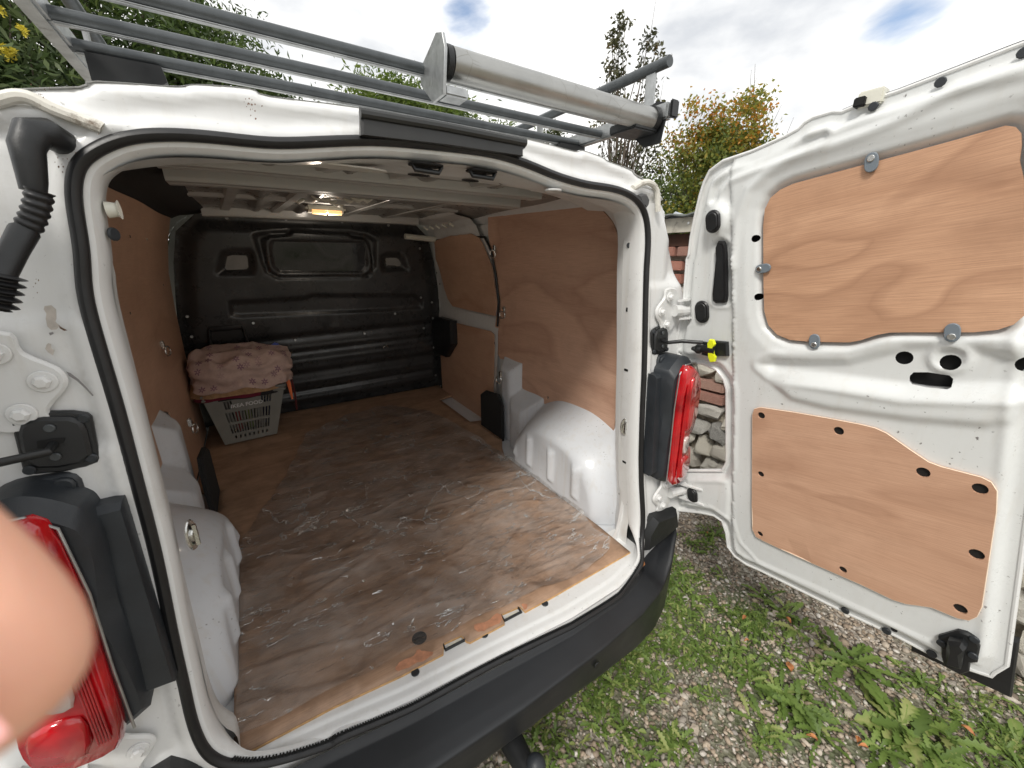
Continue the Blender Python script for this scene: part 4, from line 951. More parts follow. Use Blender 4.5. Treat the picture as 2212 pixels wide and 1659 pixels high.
upp = Z('C', (595, 1640), (594, 1400), (605, 1300), (640, 1230), (700, 1180), (780, 1143), (900, 1110), (1200, 1030), (1500, 950), (1800, 868), (2000, 810), (2100, 782), (2160, 790), (2195, 830), (2198, 900), (2185, 1000), (2212, 1120)) + Z('F', (2212, 385), (2150, 437), (2050, 470), (1900, 485), (1500, 485), (1380, 487), (1300, 502), (1200, 535), (1130, 548), (900, 545), (760, 533), (680, 500), (625, 440), (600, 350), (596, 200))
lop = Z('F', (528, 1000), (540, 962), (575, 952), (800, 985), (1000, 1020), (1200, 1058), (1290, 1080), (1360, 1112), (1500, 1210), (1620, 1290), (1700, 1320), (1950, 1385), (2010, 1415), (2045, 1470)) + Z('I', (2040, 60), (1950, 650), (1920, 710), (1870, 732), (1800, 718), (1640, 652), (1480, 630), (1400, 605), (1200, 510), (900, 380), (700, 290), (600, 243), (550, 215), (528, 170), (525, 20))
upd = [np.array(door(p, -.012)) for p in upp]; lod = [np.array(door(p, .004)) for p in lop]
cut = [np.array(door(p)) for p in Z('F', (45, 640), (95, 672), (210, 692), (290, 730), (335, 790), (352, 850), (348, 1300), (320, 1355), (60, 1355))]
scoop = [np.array(door(p)) for p in Z('F', (1330, 600), (1450, 570), (1700, 560), (1900, 575), (2050, 600), (2212, 640), (2260, 760), (2212, 860), (1800, 860), (1460, 860), (1000, 790), (640, 740), (580, 690), (640, 660), (1100, 660))]
bulge = [np.array(door(p)) for p in Z('F', (640, 805), (720, 780), (1100, 800), (1500, 850), (1800, 875), (2212, 880), (2260, 950), (2150, 1050), (1980, 1080), (1500, 1040), (1000, 970), (760, 910))]
ridge = [np.array(door(p)) for p in Z('C', (400, 1659), (410, 1500), (430, 1350), (500, 1180), (600, 1080), (760, 990), (1000, 910), (1200, 840), (1400, 760), (1600, 660), (1800, 560), (2212, 450))]
groove = [np.array(door(p)) for p in Z('C', (275, 1240), (290, 1170), (360, 1090), (560, 1010), (760, 930), (900, 870), (960, 845))]
vr = [np.array(door(p)) for p in Z('F', (400, 0), (400, 500), (405, 1000), (400, 1400), (395, 1640)) + Z('I', (395, 100), (440, 250), (560, 380), (900, 530), (1400, 770), (1640, 880))]
bub = [np.array(door(p)) for p in Z('C', (305, 1375))][0]
rrec = [np.array(door(p)) for p in Z('C', (285, 1620), (290, 1520), (325, 1495), (360, 1520), (368, 1620))] + [np.array(door(p)) for p in Z('F', (372, 290), (360, 308), (290, 308), (275, 290))]
botr = [np.array(door(p)) for p in Z('F', (110, 1400), (300, 1390), (370, 1420), (380, 1500), (370, 1659), (200, 1659), (110, 1560))]
def ddepth(P):
    d = np.zeros(len(P))
    so = segd(P, dout)
    d += -.016 * (1 - sm(so, .016, .030))                                   # hem flange
    d += .003 * np.exp(-((so - .036) / .006) ** 2)
    sv_ = sdf(P, upd)
    d += -.024 * (1 - sm(sv_, -.004, .022))                                  # recess behind window panel
    d += -.006 * (1 - sm(sv_, .02, .05))
    d += -.018 * (1 - sm(sdf(P, scoop), -.022, .010))
    d += .010 * (1 - sm(sdf(P, bulge), -.020, .008))
    d += .0035 * np.exp(-(segd(P, vr, False) / .005) ** 2)
    left = (P[:, 0] > np.interp(P[:, 1], [p[1] for p in sorted(vr[:5], key=lambda q: q[1])], [p[0] for p in sorted(vr[:5], key=lambda q: q[1])])).astype(float)
    d += -.008 * sm(sdf(P, lod), .01, .03) * left
    d += .007 * np.exp(-(segd(P, ridge, False) / .011) ** 2)
    d += -.008 * np.exp(-(segd(P, groove, False) / .010) ** 2) + .005 * np.exp(-((segd(P, groove, False) - .018) / .007) ** 2)
    d += .022 * (1 - sm(np.linalg.norm((P - bub) * np.array((1, .8)), axis=1), .020, .052))
    d += -.006 * (1 - sm(sdf(P, rrec), -.004, .006)); d += .004 * np.exp(-((sdf(P, rrec) - .012) / .006) ** 2)
    d += .007 * np.exp(-((sdf(P, cut) - .018) / .008) ** 2) - .006 * (1 - sm(sdf(P, cut), .004, .014))
    d += .008 * (1 - sm(sdf(P, botr), -.01, .008))
    sq = sdf(P, scoop); d += .004 * np.exp(-((sq - .02) / .008) ** 2)
    k = np.array(door(Z('F', (1740, 660))[0])); d += .008 * np.exp(-((np.linalg.norm(P - k, axis=1) - .028) / .007) ** 2)
    return d
def circ(p, r_, k=.0, d=0.0):
    c = door(p, d); return [(c[0] + r_ * math.cos(a), c[1] + r_ * math.sin(a)) for a in [2 * math.pi * i / 16 for i in range(16)]]
hol = [circ(p, r_) for p, r_ in ((Z('C', (533, 1485))[0], .0095), (Z('F', (549, 270))[0], .0095), (Z('F', (1452, 657))[0], .0155), (Z('F', (1742, 685))[0], .0165), (Z('F', (2225, 700))[0], .0155))]
hol.append([door(p) for p in Z('F', (1487, 770), (1510, 748), (1600, 748), (1735, 768), (1758, 790), (1752, 838), (1730, 848), (1600, 838), (1505, 822), (1485, 800))])
rd = sheet('rear_door', dout, hol, ddepth, DR, .0075, PWD, van, ang=0)
rd['label'] = 'right rear door swung open, its inner face lined with plywood'
cc = np.mean(np.array(dout), 0)
skin = [p + (p - cc) / np.linalg.norm(p - cc) * .004 for p in dout]
sheet('door_skin', skin, [], lambda P: -.038 + .02 * (1 - sm(segd(P, skin), .0, .03)) + .0 * P[:, 0], DR, .03, PW, rd, ang=0)
mb = MB(); SK = [DR(p[0], p[1], -.017) for p in resample(skin, .02)]; mb.tube(SK, .0045, 8, closed=True); mb.build('door_hem', PW, rd)
MB().tube([DR(p[0], p[1] + .006, -.02) for p in [dout[i] for i in range(13, 20)]], .004, 6).build('door_top_seal', RUB, rd)
o = sheet('window_plywood', upd, [], None, lambda x, z, d: DR(x, z, -.012), .05, WDOOR, rd, .009, 0, smooth=False)
lh = [circ(p, r_, d=.004) for p, r_ in zip(Z('F', (583, 1002), (1064, 1097), (1588, 1354), (1941, 1455), (580, 1366)) + Z('I', (575, 198), (1090, 419), (1920, 323), (1819, 661)), (.0105, .0115, .0125, .0125, .0095, .009, .0095, .0125, .012))]
o = sheet('lower_plywood', lod, lh, None, lambda x, z, d: DR(x, z, .006), .05, WDOOR2, rd, .008, 0, smooth=False)
# light edge of the lower board and dark voids behind the holes
for h_ in lh:
    c = np.mean(np.array(h_), 0); MB().disc(DR(c[0], c[1], .0035), dN * -1, .014, .0008, 16).build('hole_backing', HOLE, rd)
for h_ in hol[:5]:
    c = np.mean(np.array(h_), 0); MB().disc(DR(c[0], c[1], -.034), dN * -1, .022, .0008, 16).build('hole_backing', HOLE, rd)
c = np.mean(np.array(hol[5]), 0); MB().prism([DR(c[0] + (p[0] - c[0]) * 1.15, c[1] + (p[1] - c[1]) * 1.15, -.036) for p in hol[5]], dN * .001).build('hole_backing', HOLE, rd)
LIP = plain('pale_plywood_edge', (.80, .66, .52), .7, var=.1, scale=60)
mb = MB(); mb.tube([DR(p[0], p[1], .0085) for p in resample(lod, .012)], .0016, 5, closed=True); mb.build('plywood_edge', LIP, rd)
# rubber-capped oval plugs and the long trim
def oval_plug(p, rx, rz, d0, tilt=0.0):
    c = door(p, d0); P = []
    for k in range(24):
        a = 2 * math.pi * k / 24; xx = rx * math.cos(a); zz = (rz - rx) * math.copysign(1, math.sin(a)) + rx * math.sin(a)
        P.append(DR(c[0] + xx + tilt * zz, c[1] + zz, d0))
    h_ = MB().prism(P, -dN * .006, .004).build('rubber_plug', RUB, rd)
    P2 = [DR(c[0] + .68 * rx * math.cos(2 * math.pi * k / 24), c[1] + (rz - rx) * math.copysign(1, math.sin(2 * math.pi * k / 24)) + .68 * rx * math.sin(2 * math.pi * k / 24), d0 + .006) for k in range(24)]
    MB().prism(P2, -dN * .003, .002).build('plug_centre', BLK, h_)
oval_plug(Z('C', (278, 1378))[0], .0225, .032, .024); oval_plug(Z('F', (210, 360))[0], .024, .036, -.004); oval_plug(Z('F', (150, 1500))[0], .021, .030, .004)
P = [door(p, 0) for p in Z('C', (300, 1600), (298, 1530), (310, 1500), (345, 1500), (360, 1530), (364, 1600)) + Z('F', (368, 260), (362, 298), (345, 305), (295, 305), (280, 295), (276, 260))]
MB().prism([DR(a, b_, -.006) for a, b_ in P], -dN * .012, .006).build('vent_strip', RUB, rd)
c = np.mean(np.array(P), 0); MB().prism([DR(c[0] + (a - c[0]) * .62, c[1] + (b_ - c[1]) * .90, .006) for a, b_ in P], -dN * .003, .001).build('vent_strip_centre', BLK, rd)
# panel retaining clips with rivets
for p, an in ((Z('C', (1262, 1010))[0], 90), (Z('F', (588, 90))[0], 180), (Z('F', (908, 545))[0], -90), (Z('F', (1765, 490))[0], -90)):
    c = door(p, 0); P = []
    ca, sa = math.cos(R(an)), math.sin(R(an)) 
    for k in range(20):
        a = 2 * math.pi * k / 20; xx = .020 * math.copysign(abs(math.cos(a)) ** .7, math.cos(a)); zz = .0125 * math.sin(a)
        P.append((c[0] + xx * ca - zz * sa, c[1] + xx * sa + zz * ca))
    h_ = MB().prism([DR(a, b_, -.002) for a, b_ in P], -dN * .004, .0015).build('retaining_clip', CLIPG, rd)
    rx, rz = c[0] + .009 * (ca if an != 180 else -1) * (1 if an in (90, -90) else -1), c[1] + .008 * sa
    MB().disc(DR(rx, rz, .002), -dN, .0068, .003, 14).build('rivet', STEEL, h_)
# door-side stay bracket with the yellow lock
c = door(Z('F', (345, 590))[0])
x0, x1 = door(Z('F', (372, 590))[0])[0], door(Z('F', (165, 580))[0])[0]
zc = c[1]
br = MB().prism([DR(a, b_, -.006) for a, b_ in ((x0, zc - .022), (x0, zc + .022), (x0 + .045, zc + .026), (x0 + .045, zc - .024))], -dN * .014, .004).build('stay_bracket', BLK, rd)
mb = MB(); mb.tube([DR(x0 + .035, zc, .012), DR(x0 + .06, zc + .002, .016), DR(x0 + .075, zc + .003, .016)], [.020, .017, .013], 12); mb.tube([DR(x0 + .075, zc + .002, .016), DR(x0 + .085, zc + .002, .016), DR(x0 + .092, zc + .002, .016), DR(x0 + .10, zc + .002, .016), DR(x1, zc + .003, .016)], [.010, .016, .016, .010, .006], 12)
mb.box(DR(x0 + .062, zc + .020, .014), (.012, .03, .008)); mb.box(DR(x0 + .062, zc - .016, .014), (.012, .03, .008)); mb.build('stay_catch', BLK, br)
yc = door(Z('F', (300, 590))[0]); P = [(.006, .036), (-.006, .034), (-.010, .020), (-.003, .010), (-.003, -.012), (-.010, -.022), (-.006, -.036), (.007, -.038), (.013, -.024), (.013, .024)]
MB().prism([DR(yc[0] + a, yc[1] + b_, .018) for a, b_ in P], -dN * .012, .002).build('yellow_lock', YEL, br)
# hinge halves on the door
for z_ in (1.455, .765):
    for zz in (z_ - .03, z_ + .03):
        MB().prism([DR(a, zz, b_) for a, b_ in ((.845 - (.10 if z_ > 1 else .02), -.02), (.72, -.02), (.715, .006), (.80 - (.05 if z_ > 1 else 0), .012), (.845 - (.09 if z_ > 1 else .0), .004))], DR(0, zz + .006, 0) - DR(0, zz, 0)).build('hinge_leaf', PW, rd)
    MB().tube([DR(.78 if z_ > 1 else .86, z_ - .026, .0), DR(.78 if z_ > 1 else .86, z_ + .026, .0)], .010, 10).build('hinge_knuckle', BLK, rd)
# lower latch
lt = [door(p, .004) for p in Z('I', (1682, 830), (1720, 820), (1800, 796), (1860, 812), (1920, 850), (1942, 900), (1930, 960), (1925, 995), (1880, 1000), (1872, 1055), (1815, 1070), (1720, 1020), (1702, 960), (1700, 905), (1680, 880))]
lb = MB().prism([DR(a, b_, .0) for a, b_ in lt], -dN * .012, .004).build('door_latch', BLK, rd)
q = [door(p, .02) for p in Z('I', (1745, 850), (1830, 862), (1860, 900), (1840, 940), (1825, 1030), (1730, 1000), (1735, 900))]
MB().prism([DR(a, b_, .012) for a, b_ in q], -dN * .026, .008).build('latch_casing', BLK, lb)
for p in Z('I', (1700, 880), (1905, 855), (1895, 955)): c = door(p, .01); MB().disc(DR(c[0], c[1], .012), -dN, .009, .004, 12).build('latch_bolt', BLKG, lb)
for p in Z('I', (1100, 678), (1357, 806), (1638, 947), (438, 323)): c = door(p, -.01); MB().disc(DR(c[0], c[1], -.010), -dN, .010 if p[0] > 1700 else .006, .004, 14).build('edge_plug', BLKG, rd)
c = door(Z('I', (1405, 797))[0], 0); MB().disc(DR(c[0], c[1], .001), -dN, .007, .001, 10).build('drain_hole', HOLE, rd)
# fittings on the top edge
for q in ((1270, 635), (1690, 480), (2212, 290)):
    c = door(Z('C', q)[0], 0); MB().disc(DR(c[0], c[1] - .008, -.006), -dN, .009, .004, 10).build('top_bolt', BLKG, rd)
c = door(Z('C', (1260, 590))[0], -.01)
MB().box(DR(c[0], c[1] - .006, -.02), (.03, .045, .030), bev=.003).build('top_guide', CREAM, rd)
MB().box(DR(c[0] + .016, c[1] - .008, -.006), (.022, .02, .018), bev=.002).build('top_guide_slot', HOLE, rd)
# black lower trim on the outer skin
MB().prism([DR(a, b_, -.05) for a, b_ in ((-.01, .50), (.16, .50), (.16, .60), (-.01, .66))], -dN * .02, .004).build('outer_lower_trim', BLK, rd)

# left rear door, mostly out of view
lo2 = [np.array((p[0], p[1])) for p in dout]
sheet('rear_door', lo2, [], lambda P: -.012 * (1 - sm(segd(P, lo2), .012, .026)), DL, .03, PWD, van, ang=0)['label'] = 'left rear door, only its lower hinge corner in view'
sheet('door_skin', lo2, [], lambda P: np.full(len(P), -.034), DL, .08, PW, van)

# ================================================================== THINGS LYING IN THE LOAD BAY
# clear polythene sheet crumpled over the floor
fo = Z('G', (1462, 1480)) + Z('H', (0, 1185), (440, 958), (850, 762), (1180, 604), (1600, 432), (1735, 300), (1745, 240), (1640, 170)) + Z('E', (1560, 1590), (1300, 1380), (1085, 1250))
fo2 = [np.array((on(p, 2, .596).x, on(p, 2, .596).y)) for p in fo] + [np.array(q) for q in ((.58, 1.3), (.50, 1.75), (.30, 2.02), (-.02, 1.98), (-.28, 1.80), (-.34, 1.60), (-.45, 1.25), (-.56, 1.0), (-.612, .85), (-.614, .4))]
def film_d(P):
    o = np.zeros(len(P))
    for i, (x, y) in enumerate(P):
        v = Vector((x * 3.2 + y * .8, y * 7.5 - x * 1.2, 3.1))
        r1 = 1 - abs(noise.noise(v)) * 2; r2 = 1 - abs(noise.noise(v * 2.3 + Vector((5, 1, 0)))) * 2; r3 = noise.noise(v * 5.1)
        o[i] = .0016 + .030 * max(0, r1 - .82) + .016 * max(0, r2 - .86) + .0006 * (r3 + 1)
    e = segd(P, fo2); o += .011 * np.exp(-(e / .035) ** 2) * (.5 + .5 * np.sin(P[:, 0] * 31 + P[:, 1] * 23))
    return o
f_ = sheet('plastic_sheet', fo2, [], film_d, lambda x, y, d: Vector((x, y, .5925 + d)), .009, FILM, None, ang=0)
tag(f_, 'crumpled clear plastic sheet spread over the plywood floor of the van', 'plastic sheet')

# basket
BT = plain('basket_grey', (.20, .195, .17), .45, var=.08, bmp=.1)
bkt = empty('shopping_basket', (-.54, 1.98, .597), 'grey plastic shopping basket with slotted sides, piled with cloths against the bulkhead', 'basket')
B0 = [Vector((-.690, 1.880, .600)), Vector((-.430, 1.900, .600)), Vector((-.410, 2.130, .600)), Vector((-.675, 2.115, .600))]
B1 = [Vector((-.742, 1.868, .900)), Vector((-.345, 1.890, .900)), Vector((-.335, 2.160, .900)), Vector((-.740, 2.145, .900))]
def bw(k):
    a0, a1, c0, c1 = B0[k], B0[(k + 1) % 4], B1[k], B1[(k + 1) % 4]
    return lambda u, v_, d=0: (a0.lerp(a1, u)).lerp(c0.lerp(c1, u), v_)
def rect(u0, u1, v0, v1): return [(u0, v0), (u1, v0), (u1, v1), (u0, v1)]
for k in range(4):
    hs = []
    if k in (0, 2):
        for i in range(3): hs.append(rect(.215 + i * .038, .238 + i * .038, .70, .86))
        for i in range(4): hs.append(rect(.70 + i * .037, .722 + i * .037, .72, .88))
        for i in range(15): hs.append(rect(.19 + i * .044, .215 + i * .044, .43, .63))
        for i in range(15): hs.append(rect(.19 + i * .044, .215 + i * .044, .20, .38))
        for i in range(8): hs.append(rect(.22 + i * .08, .25 + i * .08, .085, .145))
    else:
        for j in range(2):
            for i in range(9): hs.append(rect(.18 + i * .07, .22 + i * .07, .2 + j * .24, .38 + j * .24))
    sheet('basket_wall', [(0, 0), (1, 0), (1, 1), (0, 1)], hs, None, bw(k), .08, BT, bkt, .003, 0, smooth=False)
MB().prism(B0, (0, 0, .003)).build('basket_base', BT, bkt)
mb = MB(); mb.tube(resample(B1, .02), .009, 8, closed=True); mb.tube([p + Vector((0, 0, -.022)) for p in resample(B1, .02)], .007, 8, closed=True); mb.build('basket_rim', BT, bkt)
mb = MB()
for x in (-.625, -.555): pass
mb.tube([Vector((-.68, 2.13, .90)), Vector((-.665, 2.14, 1.215)), Vector((-.66, 2.14, 1.235)), Vector((-.50, 2.14, 1.235)), Vector((-.495, 2.14, 1.215)), Vector((-.47, 2.13, .90))], .008, 8)
mb.tube([Vector((-.655, 2.14, 1.225)), Vector((-.505, 2.14, 1.225))], .013, 8); mb.build('pull_handle', BLK, bkt)
cu = bpy.data.curves.new('lettering', 'FONT'); cu.body = 'IKEA FOOD'; cu.size = .030; cu.align_x = 'CENTER'; cu.extrude = .0004; cu.offset = .0007
to = bpy.data.objects.new('tmp', cu); COL.objects.link(to); bpy.context.view_layer.update()
me = bpy.data.meshes.new_from_object(to.evaluated_get(bpy.context.evaluated_depsgraph_get())); bpy.data.objects.remove(to)
me.materials.clear(); me.materials.append(plain('white_print', (.62, .62, .60), .6, bmp=0))
fw = bw(0); ux = (fw(.7, .75) - fw(.3, .75)).normalized(); vz = (fw(.5, .9) - fw(.5, .6)).normalized(); nn = ux.cross(vz).normalized()
O = fw(.505, .715) + nn * .004
for v in me.vertices: v.co = O + ux * v.co.x + vz * v.co.y + nn * v.co.z
put('lettering', me, bkt)
# things poking through the slots
mb = MB(); random.seed(5)
CLR = [(.20, .02, .02), (.12, .16, .03), (.22, .21, .19), (.03, .04, .12)]
for i, c in enumerate(CLR):
    mb = MB(); mb.box((-.61 + i * .05, 2.03, .72), (.03, .12, .18), Matrix.Rotation(.15 * i, 3, 'Z'), bev=.01)
    tag(mb.build('packet', plain('packet_%d' % i, c, .5, bmp=.2, bscale=60, bdist=.003)), ['red packet standing inside the basket, seen through its left slots', 'green packet inside the basket, just right of the red one', 'off white packet inside the middle of the basket', 'dark blue packet inside the right end of the basket'][i], 'packet')

# cloths
def cloth(name, c, r_, zt, zb, mat, label, cat, seed, amp=.02, power=2.6, tilt=0.0, lump=None):
    mb = MB()
    def f(u, v_):
        a = 2 * math.pi * u; rr = 1.0 * min(1, v_ / .62)
        ca, sa = math.cos(a), math.sin(a); k = (abs(ca) ** power + abs(sa) ** power) ** (-1 / power)
        drop = max(0, (v_ - .55) / .45); x = c[0] + r_[0] * k * ca * (rr + .05 * drop); y = c[1] + r_[1] * k * sa * (rr + .05 * drop)
        z = zt + (zb - zt) * (drop ** 1.2) - .03 * rr * rr + tilt * (x - c[0])
        q = Vector((x * 6, y * 6, seed)); n_ = noise.noise(q) * amp + (abs(noise.noise(q * 1.7)) - .2) * -amp * 1.2 + noise.noise(Vector((q.x * .6 + q.y * 2.2, q.y * .5, seed))) * amp * .7 + noise.noise(Vector((x * 7, seed * 3, z * 22))) * amp * .5
        w_ = noise.noise(Vector((a * 1.6, z * 30, seed))) * amp * .8 + noise.noise(Vector((a * 4, z * 14, seed + 4))) * amp * .5
        return Vector((x + w_ * ca + .0, y + w_ * sa, z + n_ * (1.0 if drop < .2 else .6)))
    mb.grid(f, 120, 60, wrap_u=True); return tag(mb.build(name, mat, None, ang=180), label, cat)
def clothmat(name, col, var=.12): return plain(name, col, .9, var=var, scale=30, bmp=.6, bscale=600, bdist=.001)
FLO = clothmat('floral_cloth', (.50, .36, .31)); t = FLO.node_tree; b = [n for n in t.nodes if n.type == 'BSDF_PRINCIPLED'][0]; base = b.inputs['Base Color'].links[0].from_socket
tcn = nd(t, 'ShaderNodeTexCoord'); mpn = nd(t, 'ShaderNodeMapping'); mpn.inputs['Rotation'].default_value = (R(-55), 0, 0); mpn.inputs['Scale'].default_value = (1, 1, 1)
t.links.new(tcn.outputs['Object'], mpn.inputs[0])
vo = nd(t, 'ShaderNodeTexVoronoi', voronoi_dimensions='2D', Scale=17, Randomness=.9); t.links.new(mpn.outputs[0], vo.inputs['Vector'])
sb = nd(t, 'ShaderNodeVectorMath', operation='SUBTRACT'); t.links.new(mpn.outputs[0], sb.inputs[0]); t.links.new(vo.outputs['Position'], sb.inputs[1])
fl2 = nd(t, 'ShaderNodeVectorMath', operation='MULTIPLY'); fl2.inputs[1].default_value = (1, 1, 0); t.links.new(sb.outputs[0], fl2.inputs[0]); sb = fl2
sx_ = nd(t, 'ShaderNodeSeparateXYZ'); t.links.new(sb.outputs[0], sx_.inputs[0])
at = nd(t, 'ShaderNodeMath', operation='ARCTAN2'); t.links.new(sx_.outputs[0], at.inputs[0]); t.links.new(sx_.outputs[1], at.inputs[1])
m5 = nd(t, 'ShaderNodeMath', operation='MULTIPLY'); m5.inputs[1].default_value = 6; t.links.new(at.outputs[0], m5.inputs[0])
cs = nd(t, 'ShaderNodeMath', operation='COSINE'); t.links.new(m5.outputs[0], cs.inputs[0])
pr = nd(t, 'ShaderNodeMath', operation='MULTIPLY_ADD'); t.links.new(cs.outputs[0], pr.inputs[0]); pr.inputs[1].default_value = .0055; pr.inputs[2].default_value = .0125
ln = nd(t, 'ShaderNodeVectorMath', operation='LENGTH'); t.links.new(sb.outputs[0], ln.inputs[0])
lt_ = nd(t, 'ShaderNodeMath', operation='LESS_THAN'); t.links.new(ln.outputs['Value'], lt_.inputs[0]); t.links.new(pr.outputs[0], lt_.inputs[1])
gt_ = nd(t, 'ShaderNodeMath', operation='GREATER_THAN'); t.links.new(ln.outputs['Value'], gt_.inputs[0]); gt_.inputs[1].default_value = .0035
an_ = nd(t, 'ShaderNodeMath', operation='MULTIPLY'); t.links.new(lt_.outputs[0], an_.inputs[0]); t.links.new(gt_.outputs[0], an_.inputs[1])
sel = nd(t, 'ShaderNodeSeparateColor'); t.links.new(vo.outputs['Color'], sel.inputs[0]); 
s2_ = nd(t, 'ShaderNodeMath', operation='MULTIPLY'); t.links.new(an_.outputs[0], s2_.inputs[0]); t.links.new(ramp(t, sel.outputs[0], (.25, .1), (.6, .8)), s2_.inputs[1])
t.links.new(mixc(t, s2_.outputs[0], base, (.19, .085, .15)), b.inputs['Base Color'])
cloth('black_cloth', (-.545, 2.00), (.20, .14), .925, .895, clothmat('black_cloth', (.02, .018, .02)), 'black cloth lying over the rim of the basket, lowest of the pile', 'cloth', 2.0, .008)
cloth('red_cloth', (-.60, 1.98), (.185, .135), .945, .905, clothmat('maroon_cloth', (.14, .008, .025)), 'dark red cloth showing under the tan cloth at the left of the basket', 'cloth', 7.3, .014)
cloth('tan_cloth', (-.575, 1.985), (.215, .145), .985, .925, clothmat('tan_cloth', (.40, .24, .12), .3), 'tan patterned cloth folded between the red cloth and the floral one', 'cloth', 9.1, .014)
cloth('floral_cloth', (-.535, 1.985), (.235, .165), 1.125, .955, FLO, 'dusty pink cloth printed with purple flowers, heaped on top of the basket', 'cloth', 4.4, .030, power=3.2, tilt=-.03)
mb = MB(); mb.grid(lambda u, v_: Vector((-.745 + .020 * math.cos(2 * math.pi * u) * (1 + .3 * math.sin(v_ * 9)) + .02 * math.sin(v_ * 3), 1.93 + .03 * math.sin(2 * math.pi * u) + .04 * v_, 1.0 + .10 * v_ + .01 * math.sin(v_ * 14 + u * 6))), 20, 20, wrap_u=True)
tag(mb.build('cloth_roll', clothmat('rolled_cloth', (.50, .30, .26)), None, ang=180), 'rolled corner of pinkish cloth against the left plywood', 'cloth')
tag(MB().box((-.355, 2.06, 1.085), (.075, .03, .07), Matrix.Rotation(-.5, 3, 'Y'), bev=.008).build('blue_packet', plain('blue_plastic', (.06, .10, .42), .4, var=.3, scale=60)), 'small blue packet poking out behind the floral cloth', 'packet')
mb = MB(); mb.tube([(-.325, 1.93, .955), (-.318, 1.91, .90), (-.315, 1.905, .80)], [.010, .012, .006], 6); tag(mb.build('orange_strap', plain('orange_tag', (.85, .20, .07), .5)), 'bright orange strap hanging down beside the right of the basket', 'strap')
mb = MB(); mb.tube([(-.33, 1.95, 1.0), (-.30, 1.93, .93), (-.295, 1.93, .82), (-.30, 1.93, .72)], .006, 6); tag(mb.build('dark_cord', plain('dark_red_cord', (.09, .01, .01), .7)), 'dark red cord hanging at the right corner of the basket', 'cord')

# photographer's hand: a finger strays in front of the lens
m, t, b = newmat('skin'); SKIN = m
b.inputs['Base Color'].default_value = (.86, .46, .32, 1); b.inputs['Roughness'].default_value = .45; b.inputs['Subsurface Weight'].default_value = .25; b.inputs['Subsurface Radius'].default_value = (.01, .004, .002); b.inputs['Subsurface Scale'].default_value = .6
bump(t, b, noisen(t, coords(t), 900, 4), .3, .0004)
def CF(x, y, f): return CAMP + cam.matrix_world.to_3x3() @ Vector((x, y, -f))
J = {}
vs_, es_, rs_ = [], [], []
def jv(p, r_, parent=None):
    vs_.append(CF(*p)); rs_.append(r_)
    if parent is not None: es_.append((parent, len(vs_) - 1))
    return len(vs_) - 1
wr = jv((-.135, -.115, -.055), .024)
pc = jv((-.135, -.070, -.020), .030, wr)
mcp = [((-.118, -.030, .004), .0115), ((-.138, -.022, .0), .0115), ((-.158, -.026, -.004), .011), ((-.175, -.036, -.008), .0095)]
tips = [[(-.088, .004, .020), (-.064, -.006, .031), (-.0462, -.0256, .0335), (-.0430, -.0318, .0340)], [(-.128, .020, .012), (-.118, .030, .022), (-.108, .030, .030)], [(-.155, .015, .010), (-.150, .028, .020), (-.142, .030, .030)], [(-.178, .0, .006), (-.178, .012, .014), (-.174, .018, .022)]]
for (mp_, mr_), tp in zip(mcp, tips):
    a = jv(mp_, mr_, pc); k = .92
    for i, q in enumerate(tp):
        a = jv(q, mr_ * ((.86, .80, .74)[i] if len(tp) == 3 else (.84, .84, .84, .52)[i]), a)
th0 = jv((-.118, -.085, -.004), .015, pc); th1 = jv((-.095, -.082, .012), .011, th0); jv((-.080, -.070, .012), .0095, th1)
f1 = jv((-.15, -.22, -.14), .030, wr); f2 = jv((-.17, -.34, -.26), .042, f1)
me = bpy.data.meshes.new('person'); me.from_pydata([tuple(v) for v in vs_], es_, []); po = bpy.data.objects.new('person', me); COL.objects.link(po)
md = po.modifiers.new('skin', 'SKIN'); 
for i, r_ in enumerate(rs_): me.skin_vertices[0].data[i].radius = (r_, r_)
me.skin_vertices[0].data[0].use_root = True
md.use_smooth_shade = True
ms = po.modifiers.new('sub', 'SUBSURF'); ms.levels = 2; ms.render_levels = 2
me.materials.append(SKIN)
bpy.context.view_layer.update()
dg = bpy.context.evaluated_depsgraph_get(); me2 = bpy.data.meshes.new_from_object(po.evaluated_get(dg)); me2.name = 'person'
po.modifiers.clear(); po.data = me2; me2.polygons.foreach_set('use_smooth', [True] * len(me2.polygons))
if not me2.materials: me2.materials.append(SKIN)
tag(po, "out of focus fingertip of the photographer's bare hand at the lower left", 'person')
tp = CF(-.0435, -.0225, .0335)
mb = MB()
def nail(u, v_):
    a = (u - .5) * 1.5; l = (v_ - .5) * .011
    d1 = Vector((.55, -.62, .0)).normalized(); d2 = Vector((.62, .55, 0)).normalized()
    return CF(*(Vector((-.0425, -.0235, .0335)) + d1 * l + d2 * math.sin(a) * .0070 + Vector((0, 0, -1)) * (.0066 * math.cos(a) + .0009)))
mb.grid(nail, 14, 10); m, t, b = newmat('nail'); b.inputs['Base Color'].default_value = (.85, .42, .40, 1); b.inputs['Roughness'].default_value = .25
mb.build('fingernail', m, po)

